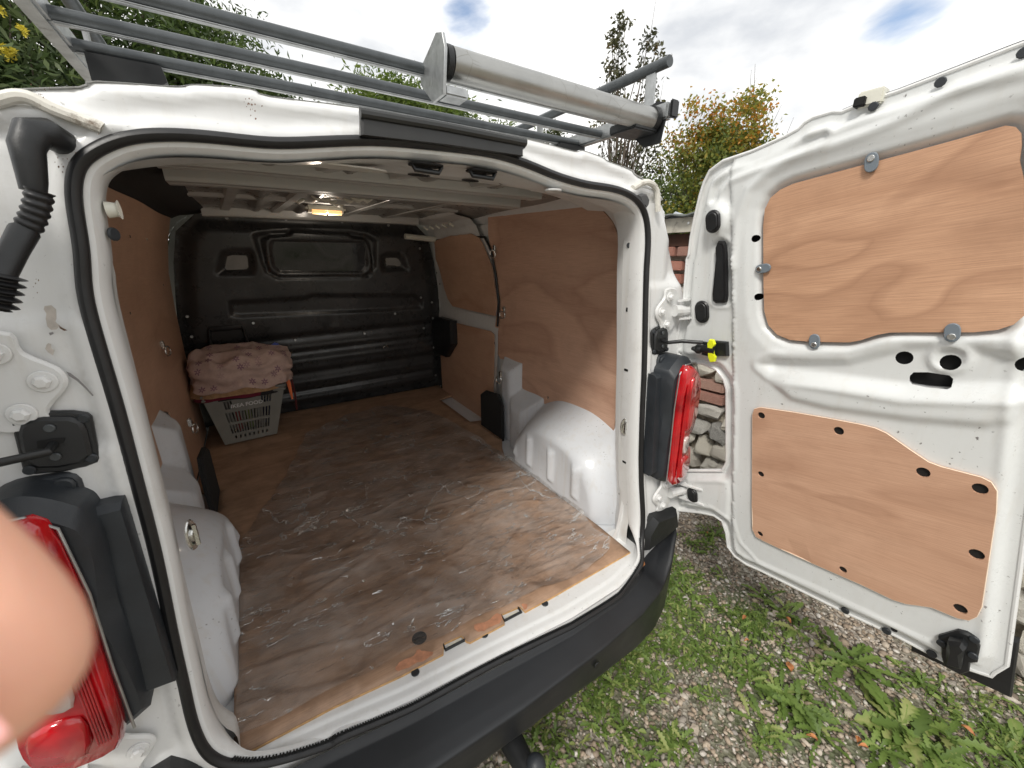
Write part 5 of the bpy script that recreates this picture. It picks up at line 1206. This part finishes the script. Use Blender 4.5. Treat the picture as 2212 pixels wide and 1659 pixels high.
# ================================================================== GROUND
def fastmesh(name, V, F, mat, cols=None, parent=None, smooth=False):
    me = bpy.data.meshes.new(name); V = np.asarray(V, np.float32); F = np.asarray(F, np.int32); nf, k = F.shape
    me.vertices.add(len(V)); me.vertices.foreach_set('co', V.ravel()); me.loops.add(nf * k); me.loops.foreach_set('vertex_index', F.ravel())
    me.polygons.add(nf); me.polygons.foreach_set('loop_start', np.arange(0, nf * k, k, dtype=np.int32)); me.polygons.foreach_set('loop_total', np.full(nf, k, np.int32))
    me.update(calc_edges=True)
    if cols is not None:
        a = me.attributes.new('tint', 'FLOAT', 'POINT'); a.data.foreach_set('value', np.asarray(cols, np.float32))
    if smooth: me.polygons.foreach_set('use_smooth', [True] * nf)
    me.materials.append(mat); return put(name, me, parent)
def attrmat(name, stops, rough=.7, trans=0.0, spec=.4, n_scale=None):
    m, t, b = newmat(name); at_ = nd(t, 'ShaderNodeAttribute'); at_.attribute_name = 'tint'
    c = ramp(t, at_.outputs['Fac'], *stops)
    if n_scale: c = mixc(t, ramp(t, noisen(t, coords(t), n_scale, 5, .6), (.35, 0.0), (.7, .35)), c, (.10, .09, .08))
    t.links.new(c, b.inputs['Base Color']); b.inputs['Roughness'].default_value = rough; b.inputs['Specular IOR Level'].default_value = spec
    if trans:
        o_ = [n for n in t.nodes if n.type == 'OUTPUT_MATERIAL'][0]; tl = nd(t, 'ShaderNodeBsdfTranslucent'); t.links.new(c, tl.inputs[0]); mx = nd(t, 'ShaderNodeMixShader'); mx.inputs[0].default_value = trans
        t.links.new(b.outputs[0], mx.inputs[1]); t.links.new(tl.outputs[0], mx.inputs[2]); t.links.new(mx.outputs[0], o_.inputs[0])
    return m
m, t, b = newmat('gravel_ground'); v = coords(t)
vr_ = nd(t, 'ShaderNodeTexVoronoi', Scale=70); t.links.new(v, vr_.inputs['Vector']); sc_ = nd(t, 'ShaderNodeSeparateColor'); t.links.new(vr_.outputs['Color'], sc_.inputs[0])
c = ramp(t, sc_.outputs[0], (0, (.13, .11, .09)), (.4, (.25, .215, .175)), (.8, (.38, .34, .29)), (1, (.52, .48, .42)))
c = mixc(t, ramp(t, noisen(t, v, 1.3, 6, .6), (.45, 0.0), (.62, .8)), c, (.055, .085, .02))
t.links.new(c, b.inputs['Base Color']); b.inputs['Roughness'].default_value = .9; bump(t, b, vr_.outputs['Distance'], .8, .01)
g = sheet('ground', [(-60, -60), (60, -60), (60, 60), (-60, 60)], [], None, lambda x, y, d: Vector((x, y, 0)), 12, m); g['kind'] = 'structure'

GX0, GX1, GY0, GY1 = -.2, 2.0, -1.55, 1.35
rng = np.random.default_rng(11)
# pebbles
ico = []
bm = bmesh.new(); bmesh.ops.create_icosphere(bm, subdivisions=1, radius=1); IV = np.array([v.co[:] for v in bm.verts]); IF = np.array([[v.index for v in f.verts] for f in bm.faces]); bm.free()
var = [IV * (1 + rng.uniform(-.28, .28, (len(IV), 1))) for _ in range(8)]
NP = 30000
px_ = rng.uniform(GX0, GX1, NP); py_ = rng.uniform(GY0, GY1, NP); sz = rng.lognormal(math.log(.0062), .36, NP); sz = np.clip(sz, .003, .019)
V = []; F = []; Cc = []; off = 0
for k in range(8):
    idx = np.arange(k, NP, 8); n_ = len(idx); a = rng.uniform(0, 6.283, n_); ca, sa = np.cos(a), np.sin(a)
    sx = sz[idx] * rng.uniform(.8, 1.5, n_); sy = sz[idx] * rng.uniform(.7, 1.1, n_); sz_ = sz[idx] * rng.uniform(.45, .8, n_)
    P = var[k][None] * np.stack([sx, sy, sz_], 1)[:, None]; tl = rng.uniform(-.5, .5, n_)[:, None]
    Xp = P[..., 0] * ca[:, None] - P[..., 1] * sa[:, None]; Yp = P[..., 0] * sa[:, None] + P[..., 1] * ca[:, None]; Zp = P[..., 2] + Xp * tl * .6
    Q = np.stack([Xp + px_[idx][:, None], Yp + py_[idx][:, None], Zp + (sz_ * .55)[:, None] + rng.uniform(0, .004, n_)[:, None]], -1)
    V.append(Q.reshape(-1, 3)); F.append((IF[None] + (np.arange(n_) * len(IV))[:, None, None] + off).reshape(-1, 3)); off += n_ * len(IV)
    Cc.append(np.repeat(rng.uniform(0, 1, n_), len(IV)))
GRAV = attrmat('pebbles', ((0, (.14, .115, .09)), (.2, (.26, .20, .15)), (.45, (.42, .33, .24)), (.6, (.30, .275, .245)), (.75, (.50, .41, .31)), (.9, (.52, .47, .41)), (1, (.70, .66, .60))), .75, n_scale=180)
tag(fastmesh('gravel', np.vstack(V), np.vstack(F), GRAV, np.concatenate(Cc)), 'loose grey and brown gravel behind the van', 'gravel', kind='stuff')

# plants
GRN = attrmat('weed_green', ((0, (.08, .13, .03)), (.5, (.15, .23, .05)), (.85, (.23, .32, .08)), (1, (.38, .40, .15))), .5, .35)
def gp(px, py): q = on((px, py), 2, 0); return (q.x, q.y)
def blades(cx_, cy_, rad, n_, h_, w_=.0018, curl=.6, z0=0.0):
    ang = rng.uniform(0, 6.283, n_); rr = rad * np.sqrt(rng.uniform(0, 1, n_)); bx = cx_ + rr * np.cos(ang); by = cy_ + rr * np.sin(ang)
    a = rng.uniform(0, 6.283, n_); H_ = h_ * rng.uniform(.4, 1.15, n_); le = rng.uniform(.3, 1.3, n_) * curl; V_ = []
    for s_ in range(4):
        t_ = s_ / 3; out_ = H_ * le * t_ ** 1.6; z = H_ * t_ * (1 - .35 * le * t_); w2 = w_ * (1 - t_ * .9)
        cxp = bx + np.cos(a) * out_; cyp = by + np.sin(a) * out_
        for s2 in (-1, 1): V_.append(np.stack([cxp - np.sin(a) * w2 * s2, cyp + np.cos(a) * w2 * s2, z + z0], 1))
    Vv = np.stack(V_, 1); f = np.array([[0, 1, 3, 2], [2, 3, 5, 4], [4, 5, 7, 6]])
    return Vv.reshape(-1, 3), (f[None] + (np.arange(n_) * 8)[:, None, None]).reshape(-1, 4), np.repeat(rng.uniform(0, .8, n_), 8)
def leafset(cx_, cy_, n_, Ln, wd, lobes=5, lift=.5, seedv=0, spread=.01, droop=.8, up=0.0):
    V_, F_, C_ = [], [], []; off_ = 0; ns = 2 * lobes + 2
    for i in range(n_):
        a = rng.uniform(0, 6.283); L_ = Ln * rng.uniform(.55, 1.1); el = rng.uniform(.15, 1.0) * lift; tw = rng.uniform(-.5, .5); c_ = rng.uniform(.1, .95)
        bx = cx_ + rng.normal(0, spread); by = cy_ + rng.normal(0, spread); bend = rng.uniform(-.25, .25)
        for s_ in range(ns + 1):
            t_ = s_ / ns; r_ = L_ * t_; z = L_ * (math.sin(el) * t_ - droop * .45 * t_ * t_) + .006 + up
            prof = math.sin(math.pi * min(1, t_ * .92 + .05)) ** .7 * (.35 + .65 * t_)
            w2 = wd * L_ * prof * (1.0 if (s_ % 2) else .48) if lobes > 2 else wd * L_ * prof
            aa = a + bend * t_; x = bx + math.cos(aa) * r_ * math.cos(el); y = by + math.sin(aa) * r_ * math.cos(el)
            nx_, ny_ = -math.sin(aa), math.cos(aa); z = max(z, .004)
            V_ += [(x + nx_ * w2, y + ny_ * w2, z + w2 * (.35 + tw)), (x, y, z), (x - nx_ * w2, y - ny_ * w2, z + w2 * (.35 - tw))]; C_ += [c_, min(1, c_ + .15), c_]
        for s_ in range(ns):
            o_ = off_ + s_ * 3; F_ += [(o_, o_ + 1, o_ + 4, o_ + 3), (o_ + 1, o_ + 2, o_ + 5, o_ + 4)]
        off_ += (ns + 1) * 3
    return np.array(V_), np.array(F_), np.array(C_)
# short grass and clover as one mass
VV, FF, CCc = [], [], []; off = 0
def addg(tr):
    global off
    V_, F_, C_ = tr; VV.append(V_); FF.append(F_ + off); CCc.append(C_); off += len(V_)
patches = [((1500, 1180), .07, 260, .06), ((1530, 1150), .06, 220, .07), ((1480, 1240), .10, 500, .06), ((1450, 1300), .12, 700, .06), ((1480, 1290), .10, 500, .06), ((1620, 1345), .10, 900, .08), ((1400, 1390), .14, 900, .06), ((1460, 1370), .14, 900, .06), ((1330, 1440), .14, 900, .06), ((1390, 1460), .10, 500, .05), ((1240, 1500), .13, 700, .06), ((1300, 1530), .08, 300, .05), ((1540, 1420), .10, 500, .06), ((1600, 1440), .10, 400, .06), ((1700, 1420), .12, 400, .06), ((1760, 1530), .10, 300, .06), ((1990, 1490), .08, 250, .06), ((1350, 1600), .08, 300, .05), ((1460, 1610), .06, 200, .06), ((1180, 1600), .10, 400, .05), ((2120, 1560), .14, 600, .07), ((2180, 1640), .12, 500, .07), ((1650, 1600), .08, 200, .05), ((1520, 1500), .06, 150, .05), ((1100, 1640), .1, 300, .05)]
for (p, r_, n_, h_) in patches:
    x, y = gp(*p); addg(blades(x, y, r_, int(n_ * .28), h_ * .8, .0014, .9))
    for _ in range(int(n_ / 26)): addg(leafset(x + rng.normal(0, r_ * .55), y + rng.normal(0, r_ * .55), 3, .030, .32, 1, .7, up=.012))
    for _ in range(int(n_ / 45)): addg(leafset(x + rng.normal(0, r_ * .6), y + rng.normal(0, r_ * .6), int(rng.integers(4, 9)), rng.uniform(.04, .08), .17, 4, 1.0, spread=.004))
tag(fastmesh('grass', np.vstack(VV), np.vstack(FF), GRN, np.concatenate(CCc), smooth=True), 'short grass and clover growing through the gravel', 'grass', kind='stuff')
# rosettes
ros = [((1840, 1440), 26, .17, 'big jagged leaved dandelion in the gravel, nearest below the door'), ((1780, 1465), 14, .12, 'small weed rosette partly hidden behind the big jagged dandelion'), ((1690, 1320), 16, .11, 'long leaved weed in the gravel below the fallen orange leaf'), ((1720, 1360), 16, .11, 'long leaved weed directly under the lower edge of the open door, left of its middle'), ((1650, 1290), 12, .10, 'weed just below the door, nearest to its hinge side curve'), ((1760, 1385), 10, .08, 'sprawling low weed between two grass tufts, right of the door-side weeds'), ((1540, 1160), 14, .10, 'small weed rosette growing beside the bumper corner, under the door hinge'),
       ((1680, 1500), 22, .14, 'tall bunch of long leaves growing in the middle of the weed strip'), ((1730, 1540), 18, .13, 'bunch of long leaves right of the middle of the weed strip'), ((1620, 1470), 16, .12, 'weed among the grass left of the brown curled leaf'), ((1770, 1590), 16, .13, 'low weed near the bottom edge beside an orange leaf'), ((1640, 1560), 10, .10, 'small weed in bare gravel left of the orange leaf at the bottom'), ((1960, 1590), 44, .16, 'largest bright green jagged leaved weed at the bottom of the photo'), ((2040, 1600), 22, .13, 'jagged leaved weed close beside the largest bright green one, on its right'), ((1900, 1620), 18, .12, 'jagged leaved weed overlapping the left side of the largest bright green one'), ((2020, 1650), 22, .13, 'weed at the very bottom edge under the largest bright green one'), ((1990, 1480), 8, .08, 'small thin weed between the largest weed and the door latch'), ((1460, 1620), 12, .09, 'small weed by the loose stone at the bottom edge'), ((1420, 1640), 9, .08, 'tiny weed at the bottom edge left of the loose stone'), ((1300, 1560), 10, .08, 'weed in the shade under the bumper near the tow ball'), ((1420, 1480), 10, .07, 'weed under the bumper edge among short grass'), ((1470, 1420), 10, .07, 'weed beside the bumper, above the one in short grass'), ((1560, 1250), 8, .07, 'thin weed in gravel under the notch of the open door'), ((1380, 1530), 9, .07, 'tiny weed halfway between bumper and bottom edge'), ((2120, 1500), 12, .08, 'weed with long leaves under the black lower door latch'), ((2190, 1600), 20, .09, 'round leaved weed clump in the bottom right corner')]
for p, n_, L_, lab in ros:
    x, y = gp(*p); lob = 1 if 'round' in lab else 5
    V_, F_, C_ = leafset(x, y, n_, L_, (.24 if L_ == .16 else .16) if lob == 5 else .26, lob, .9, spread=.016)
    o = fastmesh('weed', V_, F_, GRN, C_, smooth=True)
    tag(o, lab, 'weed', 'weed rosettes in the gravel')
# fallen leaves
DEADL = plain('dead_leaf', (.42, .17, .06), .7, var=.35, scale=60)
for p, lab, s_ in (((1700, 1350), 'orange fallen leaf on the gravel under the middle of the door', .022), ((1605, 1345), 'small orange leaf in the grass tuft left of the weeds under the door', .02), ((1702, 1452), 'brown curled leaf lying among the dandelions', .035), ((1750, 1605), 'orange leaf beside the weeds near the bottom edge', .022), ((1848, 1610), 'orange leaf on gravel left of the largest weed, upper one of a close pair', .022), ((1860, 1625), 'smaller orange leaf on gravel left of the largest weed, lower one of a close pair', .018), ((2085, 1590), 'orange leaf between the two large weeds at the bottom right', .025), ((1525, 1160), 'small orange leaf in the weed by the bumper corner', .015), ((1610, 1395), 'tiny orange leaf lying just below the grass tuft under the door', .014)):
    s_ *= .72; x, y = gp(*p); a = rng.uniform(0, 6.28); mb = MB()
    mb.grid(lambda u, v_: Vector((x + math.cos(a) * (u - .5) * 2 * s_ - math.sin(a) * (v_ - .5) * s_ * 1.1 * math.sin(math.pi * u), y + math.sin(a) * (u - .5) * 2 * s_ + math.cos(a) * (v_ - .5) * s_ * 1.1 * math.sin(math.pi * u), .028 + .006 * math.sin(u * 4) + .012 * abs(v_ - .5))), 9, 5)
    tag(mb.build('fallen_leaf', DEADL), lab, 'leaf', 'fallen leaves on the ground')
Q = on(Z('H', (1940, 400))[0], 2, .535); a = .6; s_ = .020; mb = MB()
mb.grid(lambda u, v_: Vector((Q.x + math.cos(a) * (u - .5) * 2 * s_ - math.sin(a) * (v_ - .5) * s_ * math.sin(math.pi * u), Q.y + math.sin(a) * (u - .5) * 2 * s_ + math.cos(a) * (v_ - .5) * s_ * math.sin(math.pi * u), Q.z + .006 + .008 * abs(v_ - .5))), 9, 5)
tag(mb.build('fallen_leaf', DEADL), 'brown leaf lying on the right end of the black bumper', 'leaf')
# larger loose stones
SLAB = ['pale stone in the gravel below the bumper corner, nearer the bumper of two', 'pale stone in the gravel, close below another beside the bumper', 'pale stone in the gravel right under the edge of the open door', 'pale stone in the bare gravel left of the long leaved weeds', 'pale stone beside the largest bright green weed', 'pale stone lying next to the orange leaf under the door']
STN = plain('loose_stone', (.40, .34, .27), .85, var=.25, scale=60, bmp=.6, bscale=120, bdist=.002)
for i, p in enumerate(((1385, 1430), (1395, 1445), (1675, 1330), (1500, 1580), (1830, 1545), (1690, 1355))):
    x, y = gp(*p); me_v = [(x + v[0] * .022, y + v[1] * .016, .012 + v[2] * .012) for v in var[i]]
    tag(MB().add(me_v, IF.tolist()).build('loose_stone', STN, None, smooth=False), SLAB[i], 'stone', 'larger stones in the gravel')

# ================================================================== STONE SHED BEHIND THE DOOR
WX = 2.0
MORT = plain('lime_mortar', (.36, .32, .26), .95, var=.35, scale=18, bmp=1, bscale=70, bdist=.012)
shed = empty('stone_shed', (WX, 1.5, 0), 'flint and brick shed wall with a low roof edge, seen between van and open door', 'building')
mb = MB(); random.seed(21)
mb.grid(lambda u, v_: Vector((WX + .035 + .010 * noise.noise(Vector((u * 60, v_ * 20, 1))), -1.6 + 5.6 * u, 1.72 * v_)), 200, 60)
mb.box((WX + .20, 1.2, .86), (.30, 5.6, 1.70)); mb.build('mortar', MORT, shed)
def stonemat(name, stops, chalk):
    m, t, b = newmat(name); oi = nd(t, 'ShaderNodeObjectInfo'); c = ramp(t, oi.outputs['Random'], *stops)
    v = coords(t); n_ = noisen(t, v, 20, 8, .68, .6); c = mixc(t, ramp(t, n_, (.44, 0.0), (.60, .55)), c, chalk)
    n2_ = noisen(t, v, 60, 6, .7); c = mixc(t, ramp(t, n2_, (.60, 0.0), (.78, .5)), c, (.16, .14, .10))
    t.links.new(c, b.inputs['Base Color']); b.inputs['Roughness'].default_value = .75; bump(t, b, noisen(t, v, 55, 7, .7), .9, .010); return m
FLINT = stonemat('flint', ((0, (.58, .53, .43)), (.35, (.70, .67, .60)), (.6, (.62, .57, .49)), (.80, (.45, .43, .40)), (.86, (.07, .075, .085)), (1, (.74, .71, .64))), (.74, .71, .64))
BRK = stonemat('old_brick', ((0, (.42, .15, .10)), (.5, (.50, .20, .14)), (.8, (.36, .17, .13)), (1, (.45, .27, .21))), (.50, .33, .27))
bm = bmesh.new(); bmesh.ops.create_icosphere(bm, subdivisions=3, radius=1); SV = np.array([v.co[:] for v in bm.verts]); SF = [[v.index for v in f.verts] for f in bm.faces]; bm.free()
smesh = []
for k in range(9):
    vv = []
    planes = [Vector((rng.normal(), rng.normal() , rng.normal())).normalized() for _ in range(9)]; hh = [rng.uniform(.55, .85) for _ in planes]
    for v in SV:
        q = Vector(v); q = Vector([math.copysign(abs(c_) ** .50, c_) for c_ in q]) * 1.02
        for pl, h_ in zip(planes, hh):
            d_ = q.dot(pl) - h_
            if d_ > 0: q -= pl * d_ * .85
        o3 = Vector((k * 7, 0, 0)); q *= 1 + .16 * noise.noise(q * 1.8 + o3) + .10 * abs(noise.noise(q * 4.5 + o3)) - .05 * noise.noise(q * 10 + o3); vv.append(q)
    smesh.append(MB().add(vv, SF).mesh('stone', FLINT, smooth=False))
bmesh_ = []
for k in range(5):
    mb = MB(); mb.box((0, 0, 0), (1, 1, 1), bev=.07)
    mb.v = [tuple(Vector(v) * (1 + .07 * noise.noise(Vector(v) * 2 + Vector((k * 5, 1, 0))))) for v in mb.v]; bmesh_.append(mb.mesh('brick', BRK, ang=30))
def stone(y, z, wy, hz):
    o = put('stone', random.choice(smesh), shed, (WX + random.uniform(-.004, .014), y, z), (random.uniform(-.15, .15), random.uniform(-.12, .12), random.choice((0, math.pi)) + random.uniform(-.15, .15)), (.060, wy / 2 * 1.12, hz / 2 * 1.16))
def rubble(z0, z1, y0, y1):
    n_ = max(1, round((z1 - z0) / .125)); z = z0
    for r_ in range(n_):
        h_ = (z1 - z0) / n_; y = y0 - random.uniform(0, .1)
        while y < y1:
            w_ = random.uniform(.10, .20); stone(y + w_ / 2, z + h_ / 2 + random.uniform(-.012, .012), w_ - .012, h_ * random.uniform(.84, 1.0)); y += w_
        z += h_
def course(z0, h_, y0, y1, header=False):
    y = y0 - random.uniform(0, .15)
    while y < y1:
        w_ = random.uniform(.195, .215) if not header else random.uniform(.095, .11)
        put('brick', random.choice(bmesh_), shed, (WX + random.uniform(-.002, .010), y + w_ / 2, z0 + h_ / 2), (random.uniform(-.03, .03), 0, random.uniform(-.03, .03)), (.08, w_, h_)); y += w_ + random.uniform(.014, .03)
YA, YZ = -1.5, 1.9
rubble(0, .72, YA, YZ); course(.728, .062, YA, YZ); course(.806, .062, YA, YZ); rubble(.875, 1.44, YA, YZ)
course(1.46, .062, YA, YZ); course(1.545, .060, YA, YZ, True); course(1.635, .060, YA, YZ, True)
BRN = plain('dark_brown_beam', (.055, .022, .012), .8, var=.3, scale=14)
FAS = plain('weathered_fascia', (.50, .47, .40), .8, var=.2, scale=9, dirt=(.14, .12, .10), dirt_th=(.56, .7), dscale=16)
ROOF = plain('roof_felt', (.13, .14, .135), .85, var=.25, scale=20)
MB().box((WX + .02, 1.2, 1.735), (.10, 5.6, .075)).build('wall_plate', BRN, shed)
MB().box((WX - .07, 1.2, 1.822), (.025, 5.7, .085)).build('fascia', FAS, shed)
mb = MB(); mb.grid(lambda u, v_: Vector((WX - .13 + 2.6 * v_, -1.7 + 5.8 * u, 1.872 + .06 * v_ + .008 * math.sin(u * 180) + .004 * noise.noise(Vector((u * 40, v_ * 3, 0))))), 400, 5)
ro_ = mb.build('roof', ROOF, shed); mm_ = ro_.modifiers.new('t', 'SOLIDIFY'); mm_.thickness = .012
Q = on(((2500 + 845 * .205) * K2, (700 + 745 * .205) * K2), 0, WX - .05)
mb = MB(); mb.add([Q + Vector(a) for a in ((-.02, .09, -.03), (-.02, -.05, -.03), (.02, .045, .035), (.05, -.02, .01))], [(0, 1, 2), (1, 3, 2), (0, 2, 3), (0, 3, 1)]); mb.build('ridge_flashing', plain('bright_flashing', (.45, .48, .50), .4, metal=.5), shed, smooth=False)
Q = on(((2500 + 1030 * .205) * K2, (700 + 870 * .205) * K2), 0, WX - .083); MB().disc(Q, (-1, 0, 0), .009, .003).build('screw', STEEL, shed)

# ================================================================== TREES
BARK = plain('bark', (.10, .08, .06), .9, var=.3, scale=20, bmp=1, bscale=60, bdist=.01)
def tree(label, base, clumps, nleaf, ll, lw_, stops, trunk_r=.10, sig=.30, top=None, twigs=0, trans=.35, lmin=.6, sphere=None):
    r0 = empty('tree', (base[0], base[1], 0), label, 'tree')
    M_ = attrmat('leaves_%d' % len(MATS), stops, .45, trans, .5)
    cl = np.array(clumps); n_ = nleaf; idx = rng.integers(0, len(cl), n_); ctr = cl[idx, :3]; sg = cl[idx, 3:4] if cl.shape[1] > 3 else np.full((n_, 1), sig)
    P = ctr + rng.normal(0, 1, (n_, 3)) * sg * np.array((1, 1, .8))
    P[:, 2] = np.maximum(P[:, 2], .3)
    d1 = rng.normal(0, 1, (n_, 3)); d1[:, 2] -= .25; d1 /= np.linalg.norm(d1, axis=1, keepdims=True); d2 = np.cross(d1, rng.normal(0, 1, (n_, 3))); d2 /= np.linalg.norm(d2, axis=1, keepdims=True)
    L_ = ll * rng.uniform(lmin, 1.2, (n_, 1)); W_ = lw_ * rng.uniform(.7, 1.1, (n_, 1)); d3 = np.cross(d1, d2) * L_ * .12
    V_ = np.stack([P, P + d1 * L_ * .45 + d2 * W_ / 2 + d3, P + d1 * L_, P + d1 * L_ * .45 - d2 * W_ / 2 + d3], 1).reshape(-1, 3)
    cc_ = rng.uniform(0, 1, len(cl)); tint = np.clip(cc_[idx] * .55 + rng.uniform(0, .45, n_) + (0 if top is None else top(P)), 0, 1)
    fastmesh('crown', V_, np.arange(n_ * 4).reshape(-1, 4), M_, np.repeat(tint, 4), r0)
    mb = MB(); b0 = Vector((base[0], base[1], 0)); zt = float(cl[:, 2].max()); mid = Vector((base[0], base[1], zt * .45))
    mb.tube([b0, b0.lerp(mid, .5) + Vector((.05, .03, 0)), mid], [trunk_r, trunk_r * .8, trunk_r * .6], 10)
    for c_ in cl[::max(1, len(cl) // 45)]:
        e = Vector(c_[:3]); s0 = Vector((base[0] + rng.normal(0, .02), base[1], float(np.clip(e.z * rng.uniform(.35, .7), .2, zt * .9))));
        if s0.z > mid.z: s0 = mid.lerp(e, .25)
        k_ = s0.lerp(e, .5) + Vector((rng.normal(0, .08), rng.normal(0, .08), .12)); mb.tube([s0, k_, e], [trunk_r * .32, trunk_r * .2, trunk_r * .06], 5)
    for _ in range(twigs):
        c_ = cl[rng.integers(0, len(cl))]; e = Vector(c_[:3]) + Vector((rng.normal(0, .15), rng.normal(0, .15), rng.uniform(.25, .60))); s0 = Vector(c_[:3]) - Vector((0, 0, .3))
        mb.tube([s0, s0.lerp(e, .55) + Vector((rng.normal(0, .03), 0, 0)), e], [.007, .005, .002], 4)
    mb.build('trunk', BARK, r0); return r0
def ell(c, r_, n_, sg, surf=.55, zb=None):
    o = []
    while len(o) < n_:
        v = rng.normal(0, 1, 3); v /= np.linalg.norm(v); k = rng.uniform(surf, 1) ; q = np.array(c) + v * np.array(r_) * k
        if q[2] > (zb or .5): o.append((q[0], q[1], q[2], sg * rng.uniform(.6, 1.3)))
    return o
CX0, CY0 = CAMP.x, CAMP.y
def pol(dx, dy, D): return (CX0 + dx * D, CY0 + dy * D)
x, y = pol(-.20, .98, 8.2)
G1 = ((0, (.03, .055, .012)), (.35, (.06, .10, .024)), (.7, (.11, .165, .04)), (1, (.22, .28, .08)))
tree('tall dense dark green tree at the upper left, behind the roof rack', (x, y), ell((x - .05, y, 4.2), (2.6, 1.8, 3.4), 260, .26) + ell((x + 1.9, y, 2.9), (1.5, 1.2, 1.3), 80, .20), 125000, .105, .034, G1, .16)
# yellow flower heads
fl_ = [on(p, 1, 5.6) for p in ((60, 150), (78, 160), (105, 62), (100, 118), (55, 78), (72, 168), (118, 10), (135, 8))]
FL = plain('yellow_flowers', (.62, .52, .05), .6, var=.2)
mb = MB()
x, y = pol(-.24, .97, 6.3)
tree('leafy shrub with yellow flower heads in the upper left corner', (x - .3, y + .2), [(x - .3 + rng.normal(0, .42), y + .2 + rng.normal(0, .3), rng.uniform(2.4, 4.0), .18) for _ in range(40)], 7000, .15, .035, ((0, (.03, .055, .02)), (.5, (.07, .11, .035)), (1, (.17, .22, .08))), .05)
for i, q in enumerate(fl_):
    mb = MB()
    for k in range(60):
        d_ = Vector(rng.normal(0, 1, 3)).normalized(); c_ = Vector((q.x, q.y - .5, q.z)) * 1.0 + Vector(rng.normal(0, .010, 3)); mb.add([c_, c_ + d_ * .032 + Vector((.008, 0, .005)), c_ + d_ * .032 - Vector((.008, 0, -.005))], [(0, 1, 2)])
    tag(mb.build('flower_head', FL, None, smooth=False), 'yellow flower head in the shrub at the upper left', 'flower', 'yellow flower heads')
x, y = pol(.37, .93, 9.0)
tree('mid green bushy tree behind the middle of the roof rack', (x, y), ell((x - .1, y, 3.15), (1.95, 1.4, 1.50), 210, .20) + ell((x + 1.6, y + .3, 3.0), (1.3, 1, 1.2), 90, .16), 130000, .115, .034, ((0, (.05, .09, .012)), (.4, (.11, .17, .025)), (.8, (.20, .26, .05)), (1, (.32, .35, .08))), .10, trans=.5)
x, y = pol(.60, .80, 11)
tree('small dark shrubby tree just left of the slender one', (x, y), ell((x, y, 3.3), (.8, .7, 1.3), 60, .15), 14000, .11, .04, ((0, (.025, .04, .015)), (.6, (.07, .09, .03)), (1, (.14, .13, .05))), .06)
cl = []
for dx, dy, tt_ in ((.707, .707, .455), (.755, .656, .42)):
    x, y = pol(dx, dy, 8.0); zt = 1.64 + tt_ * 8.0
    for z in np.arange(1.2, zt, .09):
        k = (zt - z) / zt; cl.append((x + rng.normal(0, .05 + .20 * min(k * 2.4, 1)), y + rng.normal(0, .05 + .16 * min(1, k * 2)), z, .05 + .07 * min(1, k * 2)))
x, y = pol(.722, .691, 8.0)
tree('slender upright tree with two thin tips, rising behind the end of the roof rack', (x, y), cl, 3800, .085, .042, ((0, (.035, .04, .02)), (.5, (.075, .08, .035)), (.85, (.13, .12, .05)), (1, (.28, .15, .06))), .05, twigs=20)
x, y = pol(.845, .535, 8.6)
def topt(P): return np.clip((P[:, 2] - 2.9) * .17, -.25, .25)
cl = [(x + rng.normal(0, .60), y + rng.normal(0, .55), z, .16) for z in rng.uniform(1.3, 3.4, 100)] + [(x + rng.normal(0, .36), y + rng.normal(0, .34), z, .12) for z in rng.uniform(3.2, 4.05, 42)]
tree('bushy tree turning orange at the top, beyond the shed and above the door', (x, y), cl, 21000, .075, .045, ((0, (.06, .095, .025)), (.4, (.13, .18, .04)), (.7, (.26, .27, .05)), (.88, (.42, .30, .05)), (1, (.52, .22, .03))), .06, top=topt, twigs=60, trans=.5)
x, y = pol(.78, .625, 10.5)
tree('low green tree behind the orange tinted one', (x, y), ell((x, y, 2.4), (1.5, 1.2, 1.25), 70, .2), 16000, .09, .045, ((0, (.04, .07, .015)), (.5, (.09, .14, .03)), (1, (.20, .24, .05))), .07, twigs=20)
